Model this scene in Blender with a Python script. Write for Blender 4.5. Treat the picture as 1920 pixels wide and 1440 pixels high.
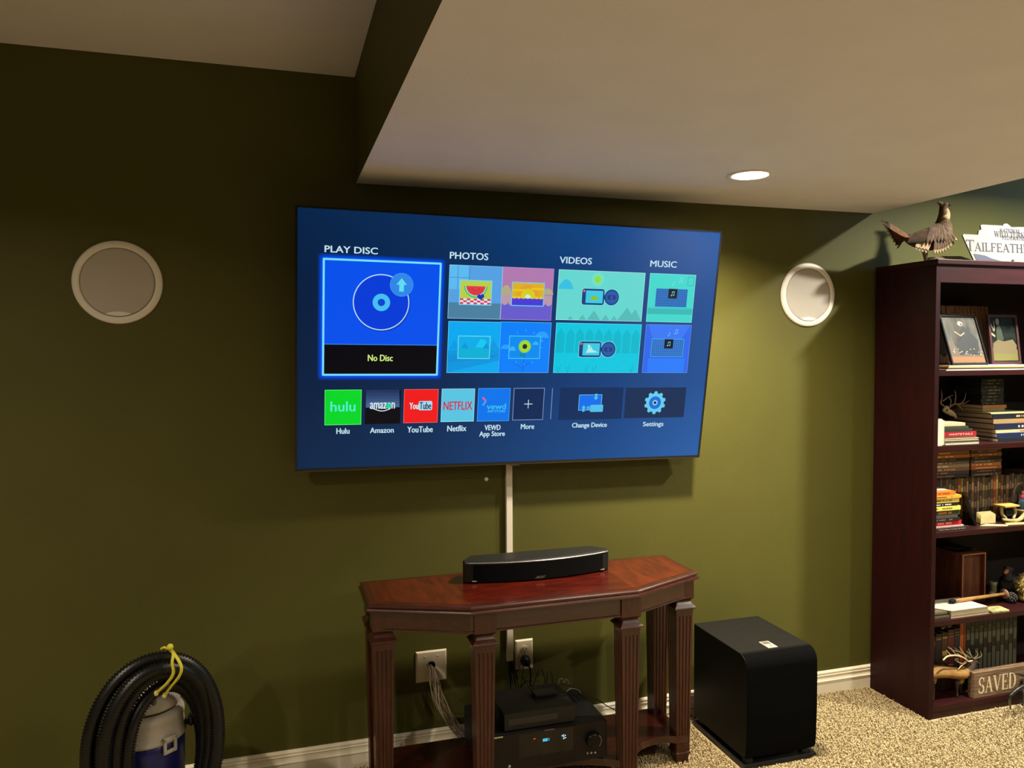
import bpy, bmesh, math, random
from mathutils import Vector, Matrix
random.seed(7)
PI = math.pi
S = bpy.context.scene
COL = S.collection
for o in list(bpy.data.objects):
    bpy.data.objects.remove(o)

# ------------------------------------------------------------------ camera
CAM = Vector((-0.2776, -2.7663, 1.4841)); FPX = 1451.85
def cam_axes(yaw, pitch, roll):
    f = Vector((math.sin(yaw), math.cos(yaw), 0)); r = Vector((math.cos(yaw), -math.sin(yaw), 0)); u = Vector((0, 0, 1))
    f2 = f*math.cos(pitch) - u*math.sin(pitch); u2 = u*math.cos(pitch) + f*math.sin(pitch)
    r3 = r*math.cos(roll) + u2*math.sin(roll); u3 = u2*math.cos(roll) - r*math.sin(roll)
    return r3, u3, f2
RT, UP, FW = cam_axes(0.29591, 0.04079, -0.00467)
cd = bpy.data.cameras.new('camera'); cam = bpy.data.objects.new('camera', cd); COL.objects.link(cam)
M = Matrix((RT, UP, -FW)).transposed().to_4x4(); M.translation = CAM
cam.matrix_world = M
cd.sensor_width = 36; cd.lens = 36*FPX/1920; cd.clip_start = 0.05
S.camera = cam
def ray(u, v): return RT*((u-960)/FPX) - UP*((v-720)/FPX) + FW
def aty(u, v, y): d = ray(u, v); return CAM + d*((y-CAM.y)/d.y)      # survey point on a real vertical plane
def atz(u, v, z): d = ray(u, v); return CAM + d*((z-CAM.z)/d.z)      # survey point on a real horizontal plane

# ------------------------------------------------------------------ world, exposure
w = bpy.data.worlds.new('world'); S.world = w; w.use_nodes = True
w.node_tree.nodes['Background'].inputs[0].default_value = (0.9, 0.85, 0.8, 1)
w.node_tree.nodes['Background'].inputs[1].default_value = 0.01
S.view_settings.view_transform = 'Standard'; S.view_settings.look = 'None'
S.view_settings.exposure = 0.0; S.view_settings.gamma = 1.0; S.view_settings.use_curve_mapping = False

# ------------------------------------------------------------------ lamps (recessed ceiling lights of the room)
ZS = 2.076; ZC = 2.44
WARM = (1.0, 0.85, 0.65); NEUT = (1.0, 0.95, 0.80)
#        x      y      z    watts  colour  kind
LAMPS = [(1.255, -0.49, ZS, 56.0, WARM, 'soffit'),
         (1.255, -2.3, ZS, 26.0, WARM, 'soffit'),
         (2.80, -0.90, ZC, 78.0, NEUT, 'right'),
         (2.90, -2.70, ZC, 44.0, NEUT, 'right'),
         (-1.75, -1.7, ZC, 32.0, WARM, 'left'),
         (-1.75, -3.6, ZC, 34.0, WARM, 'left')]
for i, (x, y, z, e, c, k) in enumerate(LAMPS):
    ld = bpy.data.lights.new('downlight_beam', 'AREA'); ld.shape = 'DISK'; ld.size = 0.10
    ld.energy = e; ld.color = c; ld.spread = math.radians(150)
    lo = bpy.data.objects.new('downlight_beam', ld); COL.objects.link(lo); lo.location = (x, y, z+0.012)

# cool fill light added high at the right wall to tint the back wall
ld = bpy.data.lights.new('added_cool_fill', 'AREA'); ld.shape = 'RECTANGLE'; ld.size = 0.9; ld.size_y = 0.4; ld.energy = 11.0; ld.color = (0.45, 0.75, 1.0)
lo = bpy.data.objects.new('added_cool_fill', ld); COL.objects.link(lo); lo.location = (4.26, -0.75, 2.12); lo.rotation_euler = (0, PI/2, 0)

# ------------------------------------------------------------------ materials
def s2l(c): return tuple((v/12.92 if v <= 0.04045 else ((v+0.055)/1.055)**2.4) for v in c)
def rgb(r, g, b): return s2l((r/255, g/255, b/255))
_mc = {}
def mat(name, col, rough=0.5, metal=0.0, spec=0.5, noise=0.0, nscale=40, bump=0.0, bscale=200, stretch=None, col2=None, sheen=0, coat=0):
    if name in _mc: return _mc[name]
    m = bpy.data.materials.new(name); m.use_nodes = True; nt = m.node_tree; b = nt.nodes['Principled BSDF']
    b.inputs['Base Color'].default_value = (*col, 1); b.inputs['Roughness'].default_value = rough
    b.inputs['Metallic'].default_value = metal; b.inputs['Specular IOR Level'].default_value = spec
    if sheen: b.inputs['Sheen Weight'].default_value = sheen
    if coat: b.inputs['Coat Weight'].default_value = coat; b.inputs['Coat Roughness'].default_value = 0.12
    tc = nt.nodes.new('ShaderNodeTexCoord'); src = tc.outputs['Object']
    if stretch:
        mp = nt.nodes.new('ShaderNodeMapping'); mp.inputs['Scale'].default_value = stretch
        nt.links.new(src, mp.inputs[0]); src = mp.outputs[0]
    if noise or col2:
        n = nt.nodes.new('ShaderNodeTexNoise'); n.inputs['Scale'].default_value = nscale; n.inputs['Detail'].default_value = 5
        nt.links.new(src, n.inputs['Vector'])
        r = nt.nodes.new('ShaderNodeValToRGB')
        c2 = col2 if col2 else tuple(v*(1-noise) for v in col)
        r.color_ramp.elements[0].position = 0.35; r.color_ramp.elements[1].position = 0.65
        r.color_ramp.elements[0].color = (*c2, 1); r.color_ramp.elements[1].color = (*col, 1)
        nt.links.new(n.outputs['Fac'], r.inputs[0]); nt.links.new(r.outputs[0], b.inputs['Base Color'])
    if bump:
        n2 = nt.nodes.new('ShaderNodeTexNoise'); n2.inputs['Scale'].default_value = bscale; n2.inputs['Detail'].default_value = 3
        nt.links.new(src, n2.inputs['Vector'])
        bp = nt.nodes.new('ShaderNodeBump'); bp.inputs['Strength'].default_value = bump; bp.inputs['Distance'].default_value = 0.002
        nt.links.new(n2.outputs['Fac'], bp.inputs['Height']); nt.links.new(bp.outputs[0], b.inputs['Normal'])
    _mc[name] = m; return m
def em(r, g, b, k=1.0):
    key = 'lit_%d_%d_%d' % (r, g, b) + ('' if k == 1 else '_%g' % k)
    if key in _mc: return _mc[key]
    m = bpy.data.materials.new(key); m.use_nodes = True; bs = m.node_tree.nodes['Principled BSDF']
    bs.inputs['Base Color'].default_value = (0.002, 0.002, 0.002, 1); bs.inputs['Roughness'].default_value = 0.35; bs.inputs['Specular IOR Level'].default_value = 0.18
    bs.inputs['Emission Color'].default_value = (*rgb(r, g, b), 1); bs.inputs['Emission Strength'].default_value = k
    _mc[key] = m; return m
def plain(r, g, b, rough=0.6, **k):
    return mat('paint_%d_%d_%d_%g' % (r, g, b, rough), rgb(r, g, b), rough, **k)

OLIVE = mat('olive_wall_paint', (0.080, 0.077, 0.0125), 0.62, spec=0.3, noise=0.05, nscale=6, bump=0.25, bscale=260)
WHITECEIL = mat('white_ceiling_paint', (0.75, 0.725, 0.78), 0.85, spec=0.2, noise=0.04, nscale=5, bump=0.5, bscale=90)
TRIM = mat('cream_trim_paint', (0.86, 0.79, 0.62), 0.4, spec=0.4, bump=0.05, bscale=60)
CARPET = mat('beige_carpet_backing', (0.40, 0.315, 0.175), 0.95, noise=0.35, nscale=160, bump=1.0, bscale=300)
PILE = mat('beige_carpet_yarn', (0.54, 0.43, 0.23), 0.9, noise=0.40, nscale=110, spec=0.15, sheen=0.3)
CHERRY = mat('cherry_wood', rgb(64, 21, 11), 0.26, spec=0.5, col2=rgb(42, 12, 6), nscale=9, stretch=(1, 9, 9), bump=0.04, coat=0.35)
CHERRYV = mat('cherry_wood_upright', rgb(68, 23, 12), 0.34, spec=0.4, col2=rgb(46, 14, 8), nscale=9, stretch=(9, 9, 1), bump=0.04, coat=0.3)
VENEER_R = mat('cherry_veneer_red', rgb(76, 18, 7), 0.24, spec=0.4, col2=rgb(50, 11, 4), nscale=6, stretch=(2, 12, 12), coat=0.2)
VENEER_O = mat('cherry_veneer_orange', rgb(82, 29, 11), 0.26, spec=0.35, col2=rgb(60, 20, 8), nscale=5, stretch=(9, 2, 9), coat=0.1)
MAHOG = mat('dark_mahogany', rgb(38, 5, 6), 0.5, spec=0.2, col2=rgb(29, 4, 5), nscale=7, stretch=(8, 8, 1), bump=0.03)
MAHOGH = mat('dark_mahogany_boards', rgb(46, 12, 11), 0.45, spec=0.25, col2=rgb(36, 10, 10), nscale=7, stretch=(1, 8, 8), bump=0.03)
BLACKP = mat('black_plastic', (0.007, 0.007, 0.008), 0.38, spec=0.35)
BLACKM = mat('black_matte', (0.005, 0.005, 0.006), 0.75, spec=0.2)
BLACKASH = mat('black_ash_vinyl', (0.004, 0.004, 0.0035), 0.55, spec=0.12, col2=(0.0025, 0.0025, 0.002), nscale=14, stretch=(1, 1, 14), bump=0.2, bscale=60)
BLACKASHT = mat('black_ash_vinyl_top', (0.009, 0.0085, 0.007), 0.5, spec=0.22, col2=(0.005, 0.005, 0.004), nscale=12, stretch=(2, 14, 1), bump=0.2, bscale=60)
SILVER = mat('silver_plastic', (0.55, 0.53, 0.50), 0.3, metal=0.8)
IVORY = mat('ivory_plate', (0.78, 0.70, 0.56), 0.4)
WHITEP = mat('white_plastic', (0.80, 0.76, 0.70), 0.45)
GRILLE = mat('white_speaker_grille', (0.52, 0.48, 0.43), 0.7, noise=0.15, nscale=900, bump=0.4, bscale=900)

# ------------------------------------------------------------------ mesh helpers
WO = {}        # world origin of every linked object
def _orient(axis):
    z = Vector(axis).normalized(); a = Vector((0, 0, 1)) if abs(z.z) < 0.9 else Vector((1, 0, 0))
    x = a.cross(z).normalized(); y = z.cross(x); return x, y, z
class MB:
    def __init__(s): s.v = []; s.f = []; s.m = []; s.sm = []
    def add(s, vs, fs, mi=0, smooth=False, M=None):
        o = len(s.v)
        for p in vs:
            p = Vector(p); s.v.append(M @ p if M else p)
        for f in fs: s.f.append([i+o for i in f]); s.m.append(mi); s.sm.append(smooth)
        return s
    def box(s, a, b, mi=0, M=None, bev=0.0):
        x0, y0, z0 = a; x1, y1, z1 = b
        if bev <= 0:
            vs = [(x, y, z) for z in (z0, z1) for x, y in ((x0, y0), (x1, y0), (x1, y1), (x0, y1))]
            return s.add(vs, [(3, 2, 1, 0), (4, 5, 6, 7), (0, 1, 5, 4), (1, 2, 6, 5), (2, 3, 7, 6), (3, 0, 4, 7)], mi, False, M)
        bm = bmesh.new(); bmesh.ops.create_cube(bm, size=1)
        for v in bm.verts: v.co = Vector(((x0+x1)/2+v.co.x*(x1-x0), (y0+y1)/2+v.co.y*(y1-y0), (z0+z1)/2+v.co.z*(z1-z0)))
        bmesh.ops.bevel(bm, geom=bm.edges[:], offset=bev, segments=2, profile=0.6, affect='EDGES')
        bm.verts.index_update()
        s.add([v.co.copy() for v in bm.verts], [[v.index for v in f.verts] for f in bm.faces], mi, False, M); bm.free(); return s
    def prism(s, poly, z0, z1, mi=0, M=None, top=None):     # poly ccw in xy
        n = len(poly); t = top or poly
        vs = [(x, y, z0) for x, y in poly] + [(x, y, z1) for x, y in t]
        fs = [list(range(n))[::-1], list(range(n, 2*n))] + [(i, (i+1) % n, n+(i+1) % n, n+i) for i in range(n)]
        return s.add(vs, fs, mi, False, M)
    def rings(s, rings, mi=0, smooth=False, caps=True, M=None, closed=True):
        n = len(rings[0]); vs = [p for r in rings for p in r]; fs = []
        for k in range(len(rings)-1):
            for i in range(n if closed else n-1):
                j = (i+1) % n; fs.append((k*n+i, k*n+j, (k+1)*n+j, (k+1)*n+i))
        if caps: fs.append(list(range(n))[::-1]); fs.append(list(range((len(rings)-1)*n, len(rings)*n)))
        return s.add(vs, fs, mi, smooth, M)
    def lathe(s, prof, c=(0, 0, 0), axis=(0, 0, 1), n=32, mi=0, smooth=True, M=None, caps=False, sx=1, sy=1):
        x, y, z = _orient(axis); c = Vector(c); R = []
        for r, h in prof:
            R.append([c + z*h + x*(r*sx*math.cos(2*PI*i/n)) + y*(r*sy*math.sin(2*PI*i/n)) for i in range(n)])
        return s.rings(R, mi, smooth, caps, M)
    def tube(s, pts, rad, n=8, mi=0, smooth=True, M=None, flat=1.0):
        pts = [Vector(p) for p in pts]; R = []; N = len(pts)
        rad = rad if isinstance(rad, (list, tuple)) else [rad]*N
        up = None
        for i, p in enumerate(pts):
            t = (pts[min(i+1, N-1)]-pts[max(i-1, 0)]).normalized()
            if up is None: up = _orient(t)[0]
            up = (up - t*up.dot(t)); up = up.normalized() if up.length > 1e-6 else _orient(t)[0]
            b = t.cross(up)
            R.append([p + up*(rad[i]*math.cos(2*PI*k/n)) + b*(rad[i]*flat*math.sin(2*PI*k/n)) for k in range(n)])
        return s.rings(R, mi, smooth, True, M)
    def blob(s, c, r, mi=0, n=12, M=None, rot=None):
        R = []; r = Vector(r) if not isinstance(r, (int, float)) else Vector((r, r, r)); c = Vector(c); m = n//2
        for k in range(m+1):
            a = -PI/2 + PI*k/m; a = max(-PI/2+0.02, min(PI/2-0.02, a))
            ring = []
            for i in range(n):
                q = Vector((r.x*math.cos(a)*math.cos(2*PI*i/n), r.y*math.cos(a)*math.sin(2*PI*i/n), r.z*math.sin(a)))
                if rot is not None: q = rot @ q
                ring.append(c+q)
            R.append(ring)
        return s.rings(R, mi, True, True, M)
    def build(s, name, mats, parent=None, M=None, fuse=0, bevel=0):
        if not isinstance(mats, (list, tuple)): mats = [mats]
        vs = [M @ v for v in s.v] if M else s.v
        me = bpy.data.meshes.new(name)
        if parent is None:
            xs = [v.x for v in vs]; ys = [v.y for v in vs]; zs = [v.z for v in vs]
            org = Vector(((min(xs)+max(xs))/2, (min(ys)+max(ys))/2, min(zs)))
        else: org = WO[parent.name].copy()
        me.from_pydata([tuple(v-org) for v in vs], [], s.f)
        for m in mats: me.materials.append(m)
        for p, mi, sm in zip(me.polygons, s.m, s.sm): p.material_index = mi; p.use_smooth = sm
        bm = bmesh.new(); bm.from_mesh(me); bmesh.ops.recalc_face_normals(bm, faces=bm.faces[:]); bm.to_mesh(me); bm.free()
        o = bpy.data.objects.new(name, me); COL.objects.link(o); WO[o.name] = org
        if parent is None: o.location = org
        else: o.parent = parent
        if bevel:
            b = o.modifiers.new('bevel', 'BEVEL'); b.width = bevel; b.segments = 2; b.limit_method = 'ANGLE'
        if fuse:
            r = o.modifiers.new('remesh', 'REMESH'); r.mode = 'VOXEL'; r.voxel_size = fuse; r.use_smooth_shade = True
        return o
def tag(o, label, cat, group=None):
    o['label'] = label; o['category'] = cat
    if group: o['group'] = group
    return o
def thing(name, loc, label, cat, group=None):
    o = bpy.data.objects.new(name, None); COL.objects.link(o); o.location = loc; WO[o.name] = Vector(loc); o.empty_display_size = 0.05
    return tag(o, label, cat, group)
def struct(mb, name, mats, parent=None, **k):
    o = mb.build(name, mats, parent, **k); o['kind'] = 'structure'; return o
def spline(pts, k=8):
    P = [Vector(p) for p in pts]; P = [P[0]*2-P[1]] + P + [P[-1]*2-P[-2]]; out = []
    for i in range(1, len(P)-2):
        a, b, c, d = P[i-1:i+3]
        for j in range(k):
            t = j/k; out.append(0.5*((2*b)+(c-a)*t+(2*a-5*b+4*c-d)*t*t+(3*b-a-3*c+d)*t**3))
    out.append(P[-2]); return out
_tx = {}
def text_geo(txt):
    if txt in _tx: return _tx[txt]
    cu = bpy.data.curves.new('t', 'FONT'); cu.body = txt; cu.align_x = 'CENTER'; cu.size = 1.0; cu.resolution_u = 3; cu.offset = 0.0
    ob = bpy.data.objects.new('t', cu); COL.objects.link(ob)
    dg = bpy.context.evaluated_depsgraph_get(); me = bpy.data.meshes.new_from_object(ob.evaluated_get(dg))
    vs = [v.co.copy() for v in me.vertices]; fs = [list(p.vertices) for p in me.polygons]
    bpy.data.objects.remove(ob); bpy.data.meshes.remove(me)
    x0 = min(v.x for v in vs); x1 = max(v.x for v in vs); y0 = min(v.y for v in vs); y1 = max(v.y for v in vs)
    _tx[txt] = ([((v.x-x0)/(x1-x0), (v.y-y0)/(y1-y0)) for v in vs], fs); return _tx[txt]
# serif letters drawn from strokes: (x0,y0,x1,y1,width) in a unit-high cell
def arc(cx, cy, rx, ry, a0, a1, w0, w1=None, n=10):
    out = []; w1 = w1 or w0
    for i in range(n):
        a = math.radians(a0+(a1-a0)*i/n); b = math.radians(a0+(a1-a0)*(i+1.15)/n)
        out.append((cx+rx*math.cos(a), cy+ry*math.sin(a), cx+rx*math.cos(b), cy+ry*math.sin(b), w0+(w1-w0)*i/n))
    return out
TK, TN = 0.17, 0.07
def sf(x, y, w=0.30): return [(x-w/2, y, x+w/2, y, 0.06)]
SER = {
 'T': (0.75, [(0.37, 0, 0.37, 0.97, TK), (0.02, 0.96, 0.73, 0.96, 0.09), (0.03, 0.8, 0.03, 0.98, 0.06), (0.72, 0.8, 0.72, 0.98, 0.06)]+sf(0.37, 0.03)),
 'A': (0.85, [(0.42, 0.98, 0.12, 0.03, TN), (0.40, 0.98, 0.70, 0.03, TK), (0.2, 0.34, 0.62, 0.34, TN)]+sf(0.12, 0.03, 0.26)+sf(0.72, 0.03)),
 'I': (0.36, [(0.18, 0, 0.18, 1, TK)]+sf(0.18, 0.03)+sf(0.18, 0.97)),
 'L': (0.68, [(0.18, 0, 0.18, 1, TK), (0.05, 0.04, 0.62, 0.04, 0.08), (0.62, 0.0, 0.62, 0.26, 0.06)]+sf(0.18, 0.97)),
 'F': (0.68, [(0.18, 0, 0.18, 1, TK), (0.05, 0.96, 0.6, 0.96, 0.08), (0.6, 0.74, 0.6, 1, 0.06), (0.2, 0.52, 0.48, 0.52, 0.07), (0.48, 0.42, 0.48, 0.62, 0.05)]+sf(0.18, 0.03)),
 'E': (0.72, [(0.18, 0, 0.18, 1, TK), (0.05, 0.96, 0.62, 0.96, 0.08), (0.62, 0.76, 0.62, 1, 0.06), (0.2, 0.52, 0.48, 0.52, 0.07), (0.48, 0.42, 0.48, 0.62, 0.05), (0.05, 0.04, 0.65, 0.04, 0.08), (0.65, 0, 0.65, 0.26, 0.06)]),
 'H': (0.86, [(0.18, 0, 0.18, 1, TK), (0.68, 0, 0.68, 1, TK), (0.18, 0.52, 0.68, 0.52, TN)]+sf(0.18, 0.03)+sf(0.18, 0.97)+sf(0.68, 0.03)+sf(0.68, 0.97)),
 'R': (0.82, [(0.18, 0, 0.18, 1, TK), (0.4, 0.5, 0.74, 0.03, TK), (0.1, 0.96, 0.42, 0.96, 0.07), (0.1, 0.5, 0.42, 0.5, 0.07)]+arc(0.4, 0.73, 0.22, 0.23, 90, -90, 0.13)+sf(0.18, 0.03)+sf(0.76, 0.03, 0.2)),
 'S': (0.66, arc(0.33, 0.74, 0.22, 0.23, 20, 250, 0.08, 0.17)+arc(0.31, 0.26, 0.24, 0.24, 75, -160, 0.17, 0.08)+[(0.55, 0.7, 0.55, 0.97, 0.06), (0.07, 0.03, 0.07, 0.3, 0.06)]),
 'V': (0.84, [(0.12, 0.97, 0.43, 0.02, TK), (0.43, 0.02, 0.7, 0.97, TN)]+sf(0.12, 0.97)+sf(0.72, 0.97, 0.26)),
 'D': (0.84, [(0.18, 0, 0.18, 1, TK), (0.08, 0.96, 0.4, 0.96, 0.07), (0.08, 0.04, 0.4, 0.04, 0.07)]+arc(0.38, 0.5, 0.34, 0.46, 90, -90, 0.08, 0.08, 6)+arc(0.38, 0.5, 0.33, 0.42, 50, -50, 0.16)),
 'N': (0.86, [(0.16, 0, 0.16, 1, TN), (0.14, 0.97, 0.7, 0.03, TK), (0.7, 0, 0.7, 1, TN)]+sf(0.16, 0.03)+sf(0.12, 0.97, 0.2)+sf(0.7, 0.97)),
 'O': (0.86, arc(0.43, 0.5, 0.34, 0.45, 0, 360, 0.13, 0.13, 16)),
 'W': (1.2, [(0.12, 0.97, 0.38, 0.02, TK), (0.38, 0.02, 0.6, 0.97, TN), (0.58, 0.97, 0.84, 0.02, TK), (0.84, 0.02, 1.06, 0.97, TN)]+sf(0.12, 0.97)+sf(0.58, 0.97)+sf(1.06, 0.97, 0.24)),
 'U': (0.84, [(0.17, 0.3, 0.17, 1, TK), (0.66, 0.3, 0.66, 1, TN)]+arc(0.415, 0.3, 0.25, 0.27, 180, 360, 0.11)+sf(0.17, 0.97)+sf(0.66, 0.97, 0.26)),
 'K': (0.84, [(0.18, 0, 0.18, 1, TK), (0.25, 0.45, 0.68, 0.97, TN), (0.34, 0.55, 0.72, 0.03, TK)]+sf(0.18, 0.03)+sf(0.18, 0.97)+sf(0.7, 0.97, 0.26)+sf(0.74, 0.03)),
 'Y': (0.8, [(0.1, 0.97, 0.4, 0.45, TK), (0.68, 0.97, 0.4, 0.45, TN), (0.4, 0, 0.4, 0.5, TK)]+sf(0.1, 0.97)+sf(0.68, 0.97, 0.26)+sf(0.4, 0.03)),
 ' ': (0.4, [])}
def serif(mb, txt, org, xd, yd, h, width=None, first=1.0, mi=0):
    org = Vector(org); xd = Vector(xd).normalized(); yd = Vector(yd).normalized(); tot = 0
    for i, ch in enumerate(txt): tot += SER[ch][0]*(first if i == 0 else 1)
    kx = (width/tot) if width else h; cx = 0
    nrm = xd.cross(yd).normalized(); q = 0
    for i, ch in enumerate(txt):
        sc = first if i == 0 else 1
        for (a, b, c, d, wd) in SER[ch][1]:
            p = Vector((a*kx*sc+cx, b*h*sc)); r = Vector((c*kx*sc+cx, d*h*sc)); t = (r-p)
            if t.length < 1e-9: continue
            t.normalize(); nn = Vector((-t.y, t.x))*(wd*min(h, kx)*sc/2); q += 1; e = nrm*(0.00001*(q % 12))
            mb.add([org+xd*k.x+yd*k.y+e for k in (p-nn, r-nn, r+nn, p+nn)], [(0, 1, 2, 3)], mi)
        cx += SER[ch][0]*kx*sc

# ------------------------------------------------------------------ room shell
XS, XE = 0.0, 2.198
XL, XR, YF = -2.7, 4.3, -5.2
struct(MB().box((XL-0.1, YF-0.1, -0.1), (XR+0.1, 0.1, 0.0)), 'floor', CARPET)
struct(MB().box((XL-0.1, 0, 0), (XR+0.1, 0.1, 2.6)), 'wall_back', OLIVE)
struct(MB().box((XL-0.1, YF-0.1, 0), (XL, 0, 2.6)), 'wall_left', OLIVE)
struct(MB().box((XR, YF-0.1, 0), (XR+0.1, 0, 2.6)), 'wall_right', OLIVE)
struct(MB().box((XL, YF-0.1, 0), (XR, YF, 2.6)), 'wall_front', OLIVE)
struct(MB().box((XL, YF, ZC), (XS, 0, 2.6)).box((XE, YF, ZC), (XR, 0, 2.6)).box((XS, YF, ZC+0.02), (XE, 0, 2.6)), 'ceiling', WHITECEIL)
# dropped soffit: olive cheeks, white underside with a round hole for each lamp
sb = MB(); sb.add([(XS, YF, ZS), (XS, 0, ZS), (XS, 0, ZC+.01), (XS, YF, ZC+.01)], [(0, 1, 2, 3)], 0)
sb.add([(XE, YF, ZS), (XE, 0, ZS), (XE, 0, ZC+.01), (XE, YF, ZC+.01)], [(0, 3, 2, 1)], 0)
def holed(mb, x0, x1, y0, y1, z, cx, cy, r, mi):
    q = 0.12; n = 32
    for a, b, c, d in ((x0, x1, y0, cy-q), (x0, x1, cy+q, y1), (x0, cx-q, cy-q, cy+q), (cx+q, x1, cy-q, cy+q)):
        mb.add([(a, c, z), (b, c, z), (b, d, z), (a, d, z)], [(3, 2, 1, 0)], mi)
    V = []; 
    for i in range(n):
        t = 2*PI*i/n; co, si = math.cos(t), math.sin(t); k = q/max(abs(co), abs(si))
        V += [(cx+r*co, cy+r*si, z), (cx+k*co, cy+k*si, z)]
    mb.add(V, [(2*i, (2*i+2) % (2*n), (2*i+3) % (2*n), 2*i+1) for i in range(n)], mi)
holed(sb, XS, XE, -1.4, 0, ZS, LAMPS[0][0], LAMPS[0][1], 0.062, 1)
holed(sb, XS, XE, YF, -1.4, ZS, LAMPS[1][0], LAMPS[1][1], 0.062, 1)
so = struct(sb, 'ceiling_soffit', [OLIVE, WHITECEIL])

HB = 0.1
prof = [(0, 0), (-0.014, 0), (-0.014, 0.056), (-0.017, 0.058), (-0.017, 0.061), (-0.0125, 0.063), (-0.0105, 0.070), (-0.0105, 0.078), (-0.013, 0.083),
        (-0.0085, 0.085), (-0.0085, 0.087), (-0.011, 0.090), (-0.011, 0.094), (-0.007, 0.0985), (0, HB)]
def baseboard(name, a, b, nrm):
    a = Vector(a); b = Vector(b); nrm = Vector(nrm)
    R = [[p + nrm*(-py) + Vector((0, 0, pz)) for py, pz in prof] for p in (a, b)]
    struct(MB().rings(R, 0, False, True), name, TRIM)
baseboard('baseboard_back', (XL, 0, 0), (XR, 0, 0), (0, -1, 0))
baseboard('baseboard_left', (XL, YF, 0), (XL, 0, 0), (1, 0, 0))
baseboard('baseboard_right', (XR, YF, 0), (XR, 0, 0), (-1, 0, 0))
baseboard('baseboard_front', (XL, YF, 0), (XR, YF, 0), (0, 1, 0))

wf = MB()
for a, b in (((XR-.02, -1.24, 1.88), (XR, -.26, 1.92)), ((XR-.02, -1.24, 2.32), (XR, -.26, 2.36)), ((XR-.02, -1.24, 1.92), (XR, -1.20, 2.32)), ((XR-.02, -.30, 1.92), (XR, -.26, 2.32))): wf.box(a, b)
wn = struct(wf, 'added_window_frame', TRIM)  # frame added around the unseen cool fill light
# carpet pile (stuff)
def carpet():
    vs, fs = [], []; rnd = random.random
    def field(x0, x1, y0, y1, sp):
        ny = int((y1-y0)/sp)
        for j in range(ny):
            nx = int((x1-x0)/sp)
            for i in range(nx):
                x = x0+(i+rnd())*sp; y = y0+(j+rnd())*sp
                if 2.19 < x < 3.17 and y > -0.35: continue
                if 1.27 < x < 1.60 and -0.45 < y < -0.08: continue
                h = 0.008+0.007*rnd(); a = rnd()*6.283; l = 0.006*rnd()+0.002; r = 0.0030+0.0016*rnd()
                dx, dy = math.cos(a)*l, math.sin(a)*l; o = len(vs)
                b = a+1.2*rnd()
                for k in range(3):
                    t = b+k*2.094; vs.append((x+r*math.cos(t), y+r*math.sin(t), 0.0))
                for k in range(3):
                    t = b+0.9+k*2.094; vs.append((x+dx*.4+r*.9*math.cos(t), y+dy*.4+r*.9*math.sin(t), h*.7))
                vs.append((x+dx, y+dy, h))
                for k in range(3):
                    k2 = (k+1) % 3; fs.append((o+k, o+k2, o+3+k2, o+3+k)); fs.append((o+3+k, o+3+k2, o+6))
    field(0.55, 3.3, -1.05, -0.012, 0.0075)
    field(-1.3, 0.55, -0.9, -0.012, 0.012)
    field(3.3, 4.28, -1.9, -0.02, 0.014); field(-0.4, 3.3, -1.9, -1.05, 0.014)
    me = bpy.data.meshes.new('carpet_pile'); me.from_pydata(vs, [], fs); me.materials.append(PILE)
    o = bpy.data.objects.new('carpet_pile', me); COL.objects.link(o); WO[o.name] = Vector((0, 0, 0))
    tag(o, 'beige twisted carpet pile covering the floor', 'carpet'); o['kind'] = 'stuff'
carpet()

# ------------------------------------------------------------------ downlights
LENS = em(255, 236, 196, 6.0)
GL = ['bright recessed ceiling downlight in the lowered soffit above the wall speaker', 'recessed downlight further back in the lowered soffit, behind the camera',
      'recessed downlight in the raised ceiling right above the bookcase', 'recessed downlight in the raised ceiling on the right, far from the bookcase',
      'recessed downlight in the raised ceiling on the left near the television wall', 'recessed downlight in the raised ceiling on the left, far from the television wall']
for (x, y, z, e, c, k), lb in zip(LAMPS, GL):
    t = thing('downlight', (x, y, z), lb, 'ceiling light')
    up = 0.045 if k == 'soffit' else 0.0
    MB().lathe([(0.078, 0.0), (0.078, -0.003), (0.072, -0.006), (0.060, -0.004), (0.056, 0.0), (0.054, up)], (x, y, z), n=40).build('trim_ring', WHITEP, t)
    MB().lathe([(0.001, -0.0), (0.053, 0.0)], (x, y, z+(0.036 if up else -0.0035)), n=40, smooth=False).build('lens', LENS, t)
for o in list(COL.objects):
    if o.type == 'LIGHT' and 'beam' in o.name:
        p = o.location; k = 'soffit' if abs(p.z-0.012-ZS) < 1e-3 else 'c'
        p.z = (ZS+0.034) if k == 'soffit' else ZC-0.006

# ------------------------------------------------------------------ in-wall speakers, plates, raceway
def wall_speaker(x, z, label):
    t = thing('wall_speaker', (x, 0, z-0.1333), label, 'speaker')
    c = (x, 0, z); ax = (0, -1, 0)
    MB().lathe([(0.1333, 0.0), (0.1333, 0.004), (0.129, 0.0075), (0.118, 0.009), (0.1115, 0.0085), (0.1105, 0.004), (0.1105, 0.0)], c, ax, 72).build('bezel_ring', WHITEP, t)
    MB().lathe([(0.0005, 0.0072), (0.06, 0.0070), (0.103, 0.0065), (0.1092, 0.0055), (0.1092, 0.0)], c, ax, 72).build('grille', GRILLE, t)
    n = 16; top = []; bot = []
    for i in range(n+1):
        a = math.radians(-90-21+42*i/n); bot.append((0.108*math.cos(a), 0.108*math.sin(a)))
        s = -1+2*i/n; top.append((s*0.0387, -0.1008+0.0075*(1-s*s)))
    P = [(x+a, -0.0095, z+b) for a, b in bot] + [(x+a, -0.0095, z+b) for a, b in reversed(top)]
    Pb = [(p[0], -0.0055, p[2]) for p in P]
    MB().rings([P, Pb], 0, False, True).build('badge', WHITEP, t)
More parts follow.
